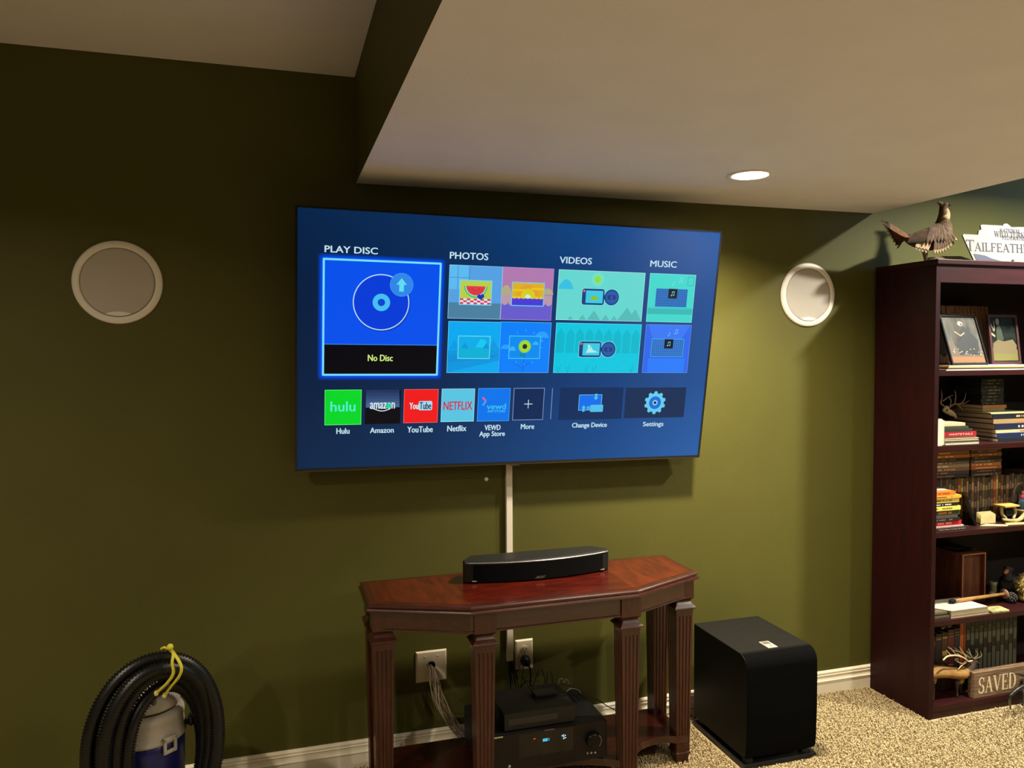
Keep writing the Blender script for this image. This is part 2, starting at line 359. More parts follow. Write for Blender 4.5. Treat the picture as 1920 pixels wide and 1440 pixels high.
wall_speaker(-0.7593, 1.7150, 'round white in-wall speaker left of the television')
wall_speaker(1.8681, 1.7198, 'round white in-wall speaker between the television and the bookcase')

def plate(mb, x, z, w, h, hole=None):
    b = 0.005; d = 0.006
    R = [[(x-w/2, 0, z-h/2), (x+w/2, 0, z-h/2), (x+w/2, 0, z+h/2), (x-w/2, 0, z+h/2)],
         [(x-w/2, -d*.4, z-h/2), (x+w/2, -d*.4, z-h/2), (x+w/2, -d*.4, z+h/2), (x-w/2, -d*.4, z+h/2)],
         [(x-w/2+b, -d, z-h/2+b), (x+w/2-b, -d, z-h/2+b), (x+w/2-b, -d, z+h/2-b), (x-w/2+b, -d, z+h/2-b)]]
    mb.rings(R, 0, False, True); return mb
t = thing('cable_pass_plate', (0.2501, 0, 0.279), 'ivory double wall plate with a round hole that speaker wires come out of', 'wall plate')
plate(MB(), 0.2501, 0.3361, 0.1143, 0.1143).build('cover_plate', IVORY, t)
for s in (-1, 1):
    MB().lathe([(0.0035, 0), (0.0033, 0.0015), (0.0005, 0.0022)], (0.2501+s*0.023, -0.006, 0.3361+0.037), (0, -1, 0), 12).build('screw', IVORY, t)
MB().lathe([(0.0145, 0.0), (0.0145, 0.0008), (0.0005, 0.0010)], (0.2501, -0.006, 0.3400), (0, -1, 0), 24).build('cable_hole', BLACKM, t)
t = thing('wall_outlet', (0.6078, 0, 0.28), 'ivory wall outlet with a black plug in its lower socket', 'outlet')
plate(MB(), 0.6078, 0.3367, 0.0699, 0.1143).build('cover_plate', IVORY, t)
for dz in (0.0195, -0.0195):
    r = MB().lathe([(0.0165, 0), (0.0165, 0.002), (0.0155, 0.0028), (0.0005, 0.0028)], (0.6078, -0.006, 0.3367+dz), (0, -1, 0), 24, sy=1).build('socket', IVORY, t)
    m = MB()
    for sx in (-0.0065, 0.0065): m.box((0.6078+sx-0.0012, -0.0092, 0.3367+dz-0.001), (0.6078+sx+0.0012, -0.0087, 0.3367+dz+0.008))
    m.lathe([(0.0024, 0), (0.0005, 0.0004)], (0.6078, -0.0088, 0.3367+dz-0.0075), (0, -1, 0), 10)
    m.build('slot', BLACKM, r)
MB().lathe([(0.003, 0), (0.0005, 0.001)], (0.6078, -0.006, 0.3367), (0, -1, 0), 10).build('screw', SILVER, t)
t = thing('power_plug', (0.6078, -0.009, 0.30), 'black round power plug in the wall outlet with its cord running down', 'plug')
MB().lathe([(0.019, 0), (0.0195, 0.006), (0.016, 0.02), (0.011, 0.034), (0.002, 0.036)], (0.609, -0.0095, 0.318), (0, -1, -0.15), 24).build('plug_body', BLACKP, t)
MB().tube(spline([(0.610, -0.040, 0.311), (0.616, -0.048, 0.30), (0.621, -0.045, 0.27), (0.618, -0.042, 0.22), (0.60, -0.05, 0.17), (0.58, -0.09, 0.15)]), 0.0035, 8).build('cord', BLACKP, t)

m = MB().box((0.537, -0.016, 0.322), (0.561, 0, 1.50), bev=0.0015)
tag(m.build('cable_raceway', mat('white_raceway', (0.72, 0.66, 0.56), 0.45)), 'white vertical cable raceway on the wall below the television', 'cable cover')
t = tag(MB().lathe([(0.0075, 0), (0.0075, 0.003), (0.004, 0.005), (0.003, 0.003), (0.0005, 0.0025)], (0.464, 0, 1.014), (0, -1, 0), 16).build('screw_anchor', WHITEP), 'small pale screw anchor in the wall under the television', 'screw')

# ------------------------------------------------------------------ television
TVC = Vector((0.5531, -0.1385, 1.509)); TILT = 0.161; ROLL = -0.0122
tx = Vector((1, 0, 0)); tz = Vector((0, -math.sin(TILT), math.cos(TILT))); tn = tx.cross(tz)   # towards the room
sx_ = tx*math.cos(ROLL)+tz*math.sin(ROLL); sz_ = tz*math.cos(ROLL)-tx*math.sin(ROLL)
TM = Matrix((sx_, sz_, tn)).transposed().to_4x4(); TM.translation = TVC        # local: x right, y up, z out of the screen
def Q(u, v):
    d = ray(u, v); p = CAM + d*((TVC-CAM).dot(tn)/d.dot(tn)) - TVC
    return Vector((p.dot(sx_), p.dot(sz_)))
TW, TH = 1.538, 0.879
tv = thing('television', (TVC.x, -0.03, TVC.z-TH/2), 'large flat television tilted down on the wall, showing a blue menu', 'television')
m = MB().box((-TW/2, -TH/2, -0.022), (TW/2, TH/2, -0.002), bev=0.0015)
m.box((-TW*0.36, -TH*0.38, -0.046), (TW*0.36, TH*0.12, -0.022), bev=0.008)
m.build('back_shell', BLACKP, tv, M=TM)
def frame(mb, x0, x1, y0, y1, b, z0, z1, mi=0, M=None, bb=None):
    bb = bb or b
    for a in (((x0, y0), (x1, y0+bb)), ((x0, y1-b), (x1, y1)), ((x0, y0+bb), (x0+b, y1-b)), ((x1-b, y0+bb), (x1, y1-b))):
        mb.box((a[0][0], a[0][1], z0), (a[1][0], a[1][1], z1), mi, M)
    return mb
frame(MB(), -TW/2, TW/2, -TH/2, TH/2, 0.0065, -0.002, 0.003, bb=0.010).build('bezel', mat('tv_bezel', (0.006, 0.006, 0.007), 0.25), tv, M=TM)
MB().box((-TW/2, -TH/2-0.0005, -0.001), (TW/2, -TH/2+0.0035, 0.0036), bev=0.001).build('bottom_trim', mat('tv_trim', (0.10, 0.095, 0.08), 0.28, metal=0.9), tv, M=TM)
c0 = Q(964, 871)
MB().box((c0.x-0.012, -TH/2-0.006, -0.008), (c0.x+0.022, -TH/2, 0.001), bev=0.001).build('sensor_bar', mat('sensor_grey', (0.12, 0.115, 0.11), 0.4), tv, M=TM)
wm = MB().box((0.16, -0.03, 1.30), (0.95, -0.001, 1.60)); wm.box((0.30, -0.075, 1.25), (0.34, -0.03, 1.62)); wm.box((0.76, -0.075, 1.25), (0.80, -0.03, 1.62))
wm.build('wall_bracket', BLACKM, tv)
# screen background: the menu's blue wash plus reflection haze painted in towards right and bottom
sm = bpy.data.materials.new('menu_background_haze'); sm.use_nodes = True; nt = sm.node_tree; bs = nt.nodes['Principled BSDF']
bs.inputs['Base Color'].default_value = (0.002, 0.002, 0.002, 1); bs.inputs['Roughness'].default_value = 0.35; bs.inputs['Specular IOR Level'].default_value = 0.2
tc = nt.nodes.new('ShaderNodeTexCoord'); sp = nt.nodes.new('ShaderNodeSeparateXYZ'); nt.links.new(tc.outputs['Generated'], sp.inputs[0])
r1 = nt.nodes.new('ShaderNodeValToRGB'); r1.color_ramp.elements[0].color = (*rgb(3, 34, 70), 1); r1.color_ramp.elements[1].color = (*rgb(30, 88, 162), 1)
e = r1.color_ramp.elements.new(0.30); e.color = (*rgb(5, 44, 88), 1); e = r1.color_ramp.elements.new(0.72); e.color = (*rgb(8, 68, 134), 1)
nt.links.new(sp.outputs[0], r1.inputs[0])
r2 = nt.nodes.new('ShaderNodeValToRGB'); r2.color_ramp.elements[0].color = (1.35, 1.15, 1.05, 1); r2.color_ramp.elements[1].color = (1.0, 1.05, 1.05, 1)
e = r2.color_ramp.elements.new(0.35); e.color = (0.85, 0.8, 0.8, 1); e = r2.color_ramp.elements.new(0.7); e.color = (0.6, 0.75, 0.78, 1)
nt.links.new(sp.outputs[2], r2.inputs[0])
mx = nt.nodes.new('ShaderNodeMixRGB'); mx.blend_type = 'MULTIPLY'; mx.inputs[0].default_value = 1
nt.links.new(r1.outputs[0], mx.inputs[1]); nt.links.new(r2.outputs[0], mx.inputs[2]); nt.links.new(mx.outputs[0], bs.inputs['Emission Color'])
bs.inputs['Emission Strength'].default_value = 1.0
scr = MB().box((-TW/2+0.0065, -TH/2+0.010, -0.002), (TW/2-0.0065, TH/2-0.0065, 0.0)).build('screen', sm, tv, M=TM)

class UI(MB):
    """flat menu artwork on the screen; u,v are survey marks mapped onto the panel plane"""
    def __init__(s): super().__init__(); s.mats = []
    def k(s, c):
        mm = em(*c)
        if mm not in s.mats: s.mats.append(mm)
        return s.mats.index(mm)
    def poly(s, pts, c, L=1):        # pts local
        s.add([(p[0], p[1], 0.0002+0.00018*L) for p in pts], [list(range(len(pts)))], s.k(c)); return s
    def rect(s, u0, v0, u1, v1, c, L=1, r=0):
        a, b = Q(u0, v0), Q(u1, v1); return s.rl(a.x, b.y, b.x, a.y, c, L, r)
    def rl(s, x0, y0, x1, y1, c, L=1, r=0):
        if r <= 0: return s.poly([(x0, y0), (x1, y0), (x1, y1), (x0, y1)], c, L)
        P = []
        for cx, cy, a0 in ((x1-r, y0+r, -90), (x1-r, y1-r, 0), (x0+r, y1-r, 90), (x0+r, y0+r, 180)):
            for i in range(6): a = math.radians(a0+18*i); P.append((cx+r*math.cos(a), cy+r*math.sin(a)))
        return s.poly(P, c, L)
    def circ(s, cx, cy, r, c, L=1, n=40, ry=None, a0=0, a1=360):
        ry = ry or r
        return s.poly([(cx+r*math.cos(math.radians(a0+(a1-a0)*i/n)), cy+ry*math.sin(math.radians(a0+(a1-a0)*i/n))) for i in range(n+(a1-a0 < 360))], c, L)
    def line(s, p, q, wd, c, L=1):
        p = Vector(p); q = Vector(q); d = (q-p).normalized(); n = Vector((-d.y, d.x))*wd/2
        return s.poly([p-n, q-n, q+n, p+n], c, L)
    def text(s, txt, u0, v0, u1, v1, c, L=3):       # box of the ink
        a, b = Q(u0, v0), Q(u1, v1); return s.tl(txt, a.x, b.y, b.x, a.y, c, L)
    def tl(s, txt, x0, y0, x1, y1, c, L=3):
        vs, fs = text_geo(txt)
        e = min(.0007, (y1-y0)*.035)
        for q, (ex_, ey_) in enumerate(((-e, 0), (e, 0), (0, e*.5), (0, -e*.5))): s.add([(x0+vx*(x1-x0)+ex_, y0+vy*(y1-y0)+ey_, 0.0002+0.00018*L+q*.00002) for vx, vy in vs], fs, s.k(c))
        return s
    def done(s, name, label=None):
        o = s.build(name, s.mats, scr, M=TM)
        if label: o['label'] = label
        return o
WHT = (196, 226, 240)
# headings
for txt, b in (('PLAY DISC', (609, 460, 708, 477)), ('PHOTOS', (844, 472, 915, 488)), ('VIDEOS', (1050, 481, 1109, 496)), ('MUSIC', (1220, 488, 1268, 502))):
    ui = UI(); ui.text(txt, *b, WHT); ui.done('menu_heading')
# disc tile with glowing rim
u = UI(); a = Q(606, 484); b = Q(820, 703); x0, x1, y1, y0 = a.x, b.x, a.y, b.y-0.001
for i, c in enumerate(((2, 44, 112), (2, 52, 150), (0, 62, 190), (0, 70, 225), (10, 96, 250))):
    g = 0.0165-0.0033*i; u.rl(x0-g, y0-g, x1+g, y1+g, c, 1+i*0.4, 0.012)
u.rl(x0-0.001, y0-0.001, x1+0.001, y1+0.001, (120, 226, 250), 3.2, 0.001)
g = 0.0052; hs = Q(700, 646).y; x0 += g; x1 -= g; y0 += g; y1 -= g
u.rl(x0, hs, x1, y1, (2, 80, 236), 3.6); u.rl(x0, y0, x1, hs, (2, 3, 14), 3.6); u.rl(x0, hs-0.001, x1, hs+0.001, (60, 150, 240), 3.8)
c = Q(715, 567); R_ = (Q(768, 567).x-Q(662, 567).x)/2
u.circ(c.x+.002, c.y-.003, R_*1.02, (0, 60, 190), 4); u.circ(c.x, c.y, R_, (190, 225, 245), 4.3, 56); u.circ(c.x, c.y, R_*.965, (2, 60, 216), 4.6, 56)
u.circ(c.x, c.y, R_*.31, (70, 190, 240), 4.9); u.circ(c.x, c.y, R_*.13, (2, 70, 210), 5.2)
c = Q(753, 534); u.circ(c.x, c.y, R_*.42, (60, 150, 235), 5.5); u.circ(c.x, c.y, R_*.40, (48, 134, 232), 5.7)
r = R_*.2; u.poly([(c.x-r*.42, c.y-r*1.2), (c.x+r*.42, c.y-r*1.2), (c.x+r*.42, c.y+.1*r), (c.x-r*.42, c.y+.1*r)], (96, 220, 240), 6)
u.poly([(c.x-r*.95, c.y), (c.x+r*.95, c.y), (c.x, c.y+1.2*r)], (96, 220, 240), 6)
u.text('No Disc', 690, 665, 736, 677, (206, 236, 130), 5); u.done('menu_tile', 'selected blue disc tile with a glowing rim and the words No Disc')
u = UI(); a = Q(831, 498); b = Q(826, 700); u.rl(a.x-.0009, b.y, a.x+.0009, a.y, (110, 130, 190), 1); u.done('menu_divider')
def framed(u, px, edge, fill, L=3):
    a, b = Q(px[0], px[1]), Q(px[2], px[3]); u.rl(a.x, b.y, b.x, a.y, edge, L); t_ = 0.0032; u.rl(a.x+t_, b.y+t_, b.x-t_, a.y-t_, fill, L+.4)
    return a.x+t_, b.y+t_, b.x-t_, a.y-t_
def tile(px, edge, fill):
    u = UI(); a, b = Q(px[0], px[1]), Q(px[2], px[3]); u.rl(a.x, b.y, b.x, a.y, edge, 1); t_ = 0.0014
    u.rl(a.x+t_, b.y+t_, b.x-t_, a.y-t_, fill, 1.4); return u, (a.x+t_, b.y+t_, b.x-t_, a.y-t_)
# photo 1: melon
u, (x0, y0, x1, y1) = tile((843, 496, 938, 599), (150, 210, 240), (86, 160, 226)); W_, H_ = x1-x0, y1-y0
u.rl(x0, y0, x1, y0+H_*.30, (76, 128, 160), 1.8)
u.rl(x0, y0+H_*.55, x0+W_*.36, y1, (92, 186, 240), 1.8)
for f in (.15, .37): u.rl(x0+W_*f, y0+H_*(.55 if f < .3 else .5), x0+W_*f+.002, y1, (66, 130, 196), 2.1)
u.rl(x0, y0+H_*.77, x0+W_*.38, y0+H_*.78, (66, 130, 196), 2.1)
fx0, fy0, fx1, fy1 = framed(u, (862, 524, 921, 573), (120, 215, 235), (186, 206, 74))
fw, fh = fx1-fx0, fy1-fy0
n = 9
for i in range(n):
    for j in range(3):
        u.rl(fx0+fw*i/n, fy0+fh*.08*j, fx0+fw*(i+1)/n, fy0+fh*.08*(j+1), (225, 225, 240) if (i+j) % 2 else (206, 60, 90), 3.8)
u.circ(fx0+fw*.5, fy0+fh*.78, fw*.38, (50, 190, 130), 4.1, 24, fh*.5, 180, 360); u.circ(fx0+fw*.5, fy0+fh*.78, fw*.34, (170, 230, 190), 4.3, 24, fh*.44, 180, 360)
u.circ(fx0+fw*.5, fy0+fh*.78, fw*.31, (226, 60, 70), 4.5, 24, fh*.40, 180, 360)
for a in range(200, 341, 14):
    for rr in (.14, .22): u.circ(fx0+fw*.5+fw*rr*math.cos(math.radians(a)), fy0+fh*.76+fh*rr*1.3*math.sin(math.radians(a)), .0012, (90, 10, 30), 4.8, 6)
for dx, dy in ((.62, .34), (.72, .36), (.67, .30)): u.circ(fx0+fw*dx, fy0+fh*dy, fw*.065, (10, 60, 180), 5, 14)
u.done('menu_tile', 'photo tile with a framed watermelon slice')
# photo 2: sunset
u, (x0, y0, x1, y1) = tile((943, 500, 1033, 601), (190, 150, 210), (176, 122, 176)); W_, H_ = x1-x0, y1-y0
u.rl(x0, y0, x1, y0+H_*.34, (104, 92, 206), 1.8)
for i in range(8): u.circ(x0+W_*(i+.5)/8, y0+H_*.34, W_*.0625, (184, 152, 170), 2, 16)
u.rl(x0, y0+H_*.34, x1, y0+H_*.48, (184, 152, 170), 2.1)
u.circ(x0+W_*.08, y0+H_*.48, W_*.1, (176, 172, 130), 2.3, 20, H_*.18, 0, 180); u.circ(x0+W_*.9, y0+H_*.5, W_*.12, (176, 172, 130), 2.3, 20, H_*.12, 0, 180)
fx0, fy0, fx1, fy1 = framed(u, (960, 528, 1019, 575), (110, 200, 235), (222, 176, 40)); fw, fh = fx1-fx0, fy1-fy0
u.circ(fx0+fw*.5, fy0+fh*.35, fw*.36, (226, 160, 50), 3.8, 24, fh*.58, 0, 180); u.rl(fx0, fy0+fh*.62, fx0+fw*.4, fy0+fh*.72, (236, 196, 30), 4); u.rl(fx0+fw*.6, fy0+fh*.7, fx1, fy0+fh*.8, (236, 196, 30), 4)
u.circ(fx0+fw*.5, fy0+fh*.35, fw*.24, (214, 206, 30), 4.2, 24, fh*.4, 0, 180)
u.rl(fx0, fy0, fx1, fy0+fh*.32, (72, 60, 216), 4.4)
for i in range(7): u.circ(fx0+fw*(i+.5)/7, fy0+fh*.35, fw*.07, (236, 196, 30), 4.6, 12, fh*.06)
u.circ(fx0+fw*.5, fy0+fh*.33, fw*.1, (200, 240, 220), 4.9, 16, fh*.16, 0, 180)
u.done('menu_tile', 'photo tile with a framed orange sunset')
# photo 3: landscape
u, (x0, y0, x1, y1) = tile((841, 602, 935, 699), (120, 215, 250), (4, 168, 240)); W_, H_ = x1-x0, y1-y0
u.poly([(x0, y0), (x1, y0+H_*.24), (x1, y0+H_*.5), (x0, y0+H_*.44)], (6, 150, 222), 1.8); u.poly([(x0, y0+H_*.2), (x0+W_*.9, y0+H_*.3), (x1, y0+H_*.36), (x0, y0+H_*.34)], (8, 142, 214), 2)
for f in (.12, .3, .88): u.poly([(x0+W_*(f-.1), y0+H_*.46), (x0+W_*(f+.1), y0+H_*.46), (x0+W_*f, y0+H_*.66)], (6, 154, 226), 2.2)
fx0, fy0, fx1, fy1 = framed(u, (859, 629, 918, 673), (96, 214, 240), (6, 172, 232)); fw, fh = fx1-fx0, fy1-fy0
u.poly([(fx0, fy0), (fx1, fy0), (fx1, fy0+fh*.42), (fx0, fy0+fh*.46)], (6, 176, 212), 3.7)
u.poly([(fx0+fw*.55, fy0+fh*.5), (fx0+fw*.7, fy0+fh*.9), (fx0+fw*.85, fy0+fh*.85), (fx1, fy0+fh*.45)], (20, 200, 240), 3.9)
for f in (.2, .9): u.poly([(fx0+fw*(f-.12), fy0+fh*.44), (fx0+fw*min(1, f+.12), fy0+fh*.44), (fx0+fw*f, fy0+fh*.74)], (6, 150, 220), 4.1)
u.done('menu_tile', 'photo tile with a framed blue mountain landscape')
# photo 4: flower
u, (x0, y0, x1, y1) = tile((939, 603, 1028, 699), (110, 190, 250), (2, 128, 250)); W_, H_ = x1-x0, y1-y0
for cx, cy, r in ((.95, .78, .14), (.02, .55, .1), (.8, .7, .06)):
    u.circ(x0+W_*min(.83, max(.12, cx)), y0+H_*(cy-.08), W_*r, (40, 160, 250), 1.8, 20, H_*r*.9, 0, 180)
for i in range(12):
    a = 2*PI*i/12; c = Vector((x0+W_*.5, y0+H_*.5)); u.line(c+Vector((math.cos(a), math.sin(a)))*W_*.3, c+Vector((math.cos(a), math.sin(a)))*W_*.36, .003, (40, 160, 250), 2)
u.line((x0+W_*.48, y0), (x0+W_*.49, y0+H_*.25), .002, (2, 90, 190), 2); u.line((x0+W_*.28, y0+H_*.2), (x0+W_*.47, y0+H_*.08), .0015, (2, 90, 190), 2); u.line((x0+W_*.6, y0+H_*.2), (x0+W_*.49, y0+H_*.1), .0015, (2, 90, 190), 2)
fx0, fy0, fx1, fy1 = framed(u, (955, 629, 1012, 673), (70, 190, 240), (2, 140, 240)); fw, fh = fx1-fx0, fy1-fy0
c = Vector((fx0+fw*.5, fy0+fh*.54))
u.circ(fx0+fw*.1, fy0+fh*.34, fw*.1, (50, 180, 245), 3.8, 14, fh*.2, 0, 180); u.circ(fx0+fw*.85, fy0+fh*.62, fw*.1, (50, 180, 245), 3.8, 14, fh*.16, 0, 180)
u.line((c.x, fy0), (c.x, c.y), .002, (10, 90, 110), 4); u.circ(c.x-fw*.1, fy0+fh*.14, fw*.07, (20, 140, 90), 4, 12, fh*.06)
for i in range(16):
    a = 2*PI*i/16; p = c+Vector((math.cos(a), math.sin(a)))*fw*.16; u.circ(p.x, p.y, fw*.05, (150, 210, 60), 4.3, 8)
u.circ(c.x, c.y, fw*.155, (168, 214, 50), 4.6, 20); u.circ(c.x, c.y, fw*.08, (26, 50, 40), 4.9, 16)
u.done('menu_tile', 'photo tile with a framed sunflower')
def camcorder(u, cu, cv, screen_fn):
    c = Q(cu, cv); W = 0.145
    D1, D2, LT = (26, 62, 120), (30, 92, 168), (120, 226, 240)
    u.rl(c.x-W*.5-.002, c.y-W*.2-.002, c.x+W*.1+.002, c.y+W*.2+.002, LT, 3, .01); u.circ(c.x+W*.3, c.y, W*.215, LT, 3, 30)
    u.rl(c.x-W*.5, c.y-W*.2, c.x+W*.1, c.y+W*.2, D1, 3.3, .009); u.rl(c.x+W*.08, c.y-W*.05, c.x+W*.15, c.y+W*.05, D1, 3.3)
    u.circ(c.x+W*.3, c.y, W*.20, D1, 3.3, 30); u.circ(c.x+W*.3, c.y, W*.165, D2, 3.6, 30)
    u.rl(c.x+W*.19, c.y-W*.055, c.x+W*.41, c.y+W*.055, D1, 3.9, .002); u.circ(c.x+W*.3, c.y, W*.04, (70, 70, 190), 4.2, 12)
    u.circ(c.x-W*.45, c.y+W*.14, W*.03, (216, 110, 130), 3.8, 12)
    b = (c.x-W*.40, c.y-W*.155, c.x+W*.06, c.y+W*.155); u.rl(*b, (60, 200, 226), 3.9); screen_fn(u, b)
# video 1
u, (x0, y0, x1, y1) = tile((1048, 505, 1202.5, 603), (190, 240, 230), (100, 214, 208)); W_, H_ = x1-x0, y1-y0
c = Q(1121, 524); u.circ(c.x, c.y, .026, (112, 220, 206), 1.8); u.circ(c.x, c.y, .019, (120, 224, 176), 2.1); u.circ(c.x, c.y, .0115, (140, 222, 60), 2.4)
for cx, r, cy in ((.055, .05, .72), (.09, .07, .72), (.13, .04, .7)): u.circ(x0+W_*cx, y0+H_*.62, W_*r, (56, 192, 226), 1.8, 20, H_*r*2.8, 0, 180)
for f, h in ((.16, .08), (.3, .11), (.43, .2), (.57, .12), (.67, .1), (.82, .28), (.92, .25)): u.poly([(x0+W_*(f-.4*h), y0), (x0+W_*min(1, f+.4*h), y0), (x0+W_*f, y0+H_*h)], (84, 186, 184), 1.8)
def fish(u, b):
    u.circ((b[0]+b[2])/2, (b[1]+b[3])/2-.003, .016, (132, 196, 30), 4.3, 20, .009, 180, 360); u.circ((b[0]+b[2])/2, (b[1]+b[3])/2-.003, .013, (132, 196, 30), 4.3, 20, .006, 0, 180)
    u.line(((b[0]+b[2])/2+.004, (b[1]+b[3])/2), ((b[0]+b[2])/2+.007, (b[1]+b[3])/2+.01), .002, (132, 196, 30), 4.3)
camcorder(u, 1126, 557, fish); u.done('menu_tile', 'pale green video tile with a camcorder under a sun')
# video 2
u, (x0, y0, x1, y1) = tile((1043, 605, 1195.5, 699), (110, 230, 240), (0, 198, 224)); W_, H_ = x1-x0, y1-y0
for i in range(9):
    a = x0+W_*(i+.08)/9; b = x0+W_*(i+.92)/9; u.poly([(a, y0+H_*.4), (b, y0+H_*.4), (b, y0+H_*.78), ((a+b)/2, y0+H_*.9), (a, y0+H_*.78)], (0, 182, 204), 1.8)
for f in (.05, .16, .38, .47, .92):
    u.line((x0+W_*f, y0), (x0+W_*(f+.03), y0+H_*.16), .0013, (0, 150, 176), 2)
    u.line((x0+W_*f, y0), (x0+W_*(f-.02), y0+H_*.12), .0013, (0, 150, 176), 2)
def dog(u, b):
    w, h = b[2]-b[0], b[3]-b[1]; C_ = (170, 236, 240)
    u.poly([(b[0]+w*.2, b[1]+h*.2), (b[0]+w*.95, b[1]+h*.25), (b[0]+w*.6, b[1]+h*.45), (b[0]+w*.45, b[1]+h*.8), (b[0]+w*.28, b[1]+h*.9), (b[0]+w*.3, b[1]+h*.6)], C_, 4.3)
    u.circ(b[0]+w*.45, b[1]+h*.68, .0015, (20, 40, 60), 4.6, 6)
camcorder(u, 1120, 655, dog); u.done('menu_tile', 'teal video tile with a camcorder before a fence')
def note(u, cx, cy, s, c, L, double=True):
    u.circ(cx-s*.5, cy-s*.7, s*.26, c, L, 10, s*.2); u.line((cx-s*.28, cy-s*.7), (cx-s*.28, cy+s*.6), s*.14, c, L)
    if double:
        u.circ(cx+s*.35, cy-s*.55, s*.26, c, L, 10, s*.2); u.line((cx+s*.57, cy-s*.55), (cx+s*.57, cy+s*.75), s*.14, c, L); u.line((cx-s*.3, cy+s*.55), (cx+s*.6, cy+s*.72), s*.26, c, L)
    else: u.line((cx-s*.28, cy+s*.6), (cx+s*.1, cy+s*.1), s*.14, c, L)
def radio(u, px, grid, bg):
    a, b = Q(px[0], px[1]), Q(px[2], px[3]); u.rl(a.x-.002, b.y-.002, b.x+.002, a.y+.002, (60, 190, 220), 2.4); u.rl(a.x, b.y, b.x, a.y, bg, 2.7)
    for i in range(1, 16): f = a.x+(b.x-a.x)*i/16; u.rl(f-.0005, b.y, f+.0005, a.y, grid, 3)
    for i in range(1, 9): f = b.y+(a.y-b.y)*i/9; u.rl(a.x, f-.0005, b.x, f+.0005, grid, 3)
    cx = (a.x+b.x)/2+.004; u.rl(cx-.0185, a.y-.035, cx+.0185, a.y+.001, (4, 12, 36), 3.4); note(u, cx, a.y-.017, .0105, (110, 220, 240), 3.8)
u, (x0, y0, x1, y1) = tile((1219, 512, 1296.5, 605), (150, 240, 230), (64, 214, 204)); W_, H_ = x1-x0, y1-y0
u.rl(x0, y0+H_*.16, x1, y0+H_*.27, (50, 184, 180), 1.8); u.rl(x0, y0+H_*.27, x1, y0+H_*.3, (60, 196, 194), 1.8)
a = Q(1290, 519); u.rl(a.x, a.y-.034, a.x+.028, a.y, (50, 184, 190), 1.8); u.rl(a.x+.003, a.y-.031, a.x+.025, a.y-.003, (64, 214, 204), 2)
radio(u, (1231, 541, 1286, 576), (60, 140, 200), (24, 96, 180)); c = Q(1277, 525); note(u, c.x, c.y, .011, (120, 226, 236), 3); c = Q(1264, 531); note(u, c.x, c.y, .01, (120, 226, 236), 3, False)
u.done('menu_tile', 'turquoise music tile with a radio and notes')
u, (x0, y0, x1, y1) = tile((1211.5, 608, 1288, 699), (110, 160, 250), (44, 104, 236)); W_, H_ = x1-x0, y1-y0
u.poly([(x0+W_*.2, y0+H_*.62), (x0+W_*.05, y1), (x1-W_*.02, y1), (x1-W_*.25, y0+H_*.62)], (56, 120, 246), 1.8); u.rl(x0+W_*.1, y0, x1-W_*.08, y0+H_*.3, (40, 124, 250), 2)
radio(u, (1223, 636, 1279, 668), (80, 160, 220), (30, 96, 190)); c = Q(1268, 622); note(u, c.x, c.y, .011, (110, 200, 236), 3); c = Q(1256, 626); note(u, c.x, c.y, .01, (110, 200, 236), 3, False)
u.done('menu_tile', 'blue music tile with a radio and notes')
# app row
u, b = tile((609, 731, 677, 796), (120, 250, 140), (0, 214, 40)); u.text('hulu', 620, 753, 666, 771, (84, 236, 210), 2.5); u.done('app_icon', 'green app icon reading hulu')
u = UI(); u.rect(685, 731, 750, 794, (4, 6, 18), 1)
for i in range(6): a_, b_ = 731+i*5.4, 731+(i+1)*5.4; u.rect(686, a_, 749, b_, (30+8*i, 52+10*i, 96+10*i), 1.5)
u.text('amazon', 694, 755, 740, 766, (216, 232, 240), 2.5); c = Q(728.5, 760.5); u.circ(c.x, c.y, .0088, (30, 214, 150), 3, 16)
p = [Q(700+32*i/8, 766+4.5*math.sin(PI*i/8)) for i in range(9)]
for i in range(8): u.line(p[i], p[i+1], .003, (216, 232, 240), 2.6)
u.done('app_icon', 'dark app icon reading amazon')
u, b = tile((758, 730, 820, 792), (250, 120, 110), (240, 26, 30)); a_, b_ = Q(785, 752), Q(810, 769); u.rl(a_.x, b_.y, b_.x, a_.y, (170, 220, 236), 2, .006)
u.text('You', 768, 755, 784, 767, (216, 232, 240), 2.6); u.text('Tube', 787, 754, 808, 767, (40, 60, 110), 2.8); u.done('app_icon', 'red app icon reading YouTube')
u, b = tile((828.5, 729, 888, 790), (180, 240, 250), (88, 196, 226)); u.text('NETFLIX', 832, 753, 885, 768, (206, 40, 80), 2.5); u.done('app_icon', 'pale blue app icon reading NETFLIX')
u, b = tile((897, 728, 954, 789), (80, 180, 250), (0, 116, 236)); u.text('vewd', 913, 757, 948, 767, (60, 190, 240), 2.5); u.text('APP STORE', 914, 769, 947, 773, (60, 190, 240), 2.5)
u.line(Q(905, 745), Q(911, 752), .006, (240, 90, 110), 2.6); u.line(Q(911, 752), Q(905, 760), .006, (70, 170, 240), 2.6); u.done('app_icon', 'blue app icon reading vewd app store')
u = UI(); a_, b_ = Q(963.6, 727.5), Q(1017.7, 787); frame_c = (130, 150, 205)
for q in ((a_.x, a_.y-.0022, b_.x, a_.y), (a_.x, b_.y, b_.x, b_.y+.0022), (a_.x, b_.y, a_.x+.0022, a_.y), (b_.x-.0022, b_.y, b_.x, a_.y)): u.rl(*q, frame_c, 1.5)
u.rl(a_.x+.0022, b_.y+.0022, b_.x-.0022, a_.y-.0022, (4, 40, 86), 1); c = Q(990.5, 757.5); u.line(c-Vector((.016, 0)), c+Vector((.016, 0)), .0026, WHT, 2); u.line(c-Vector((0, .016)), c+Vector((0, .016)), .0026, WHT, 2.2); u.done('app_icon', 'outlined tile with a plus sign')
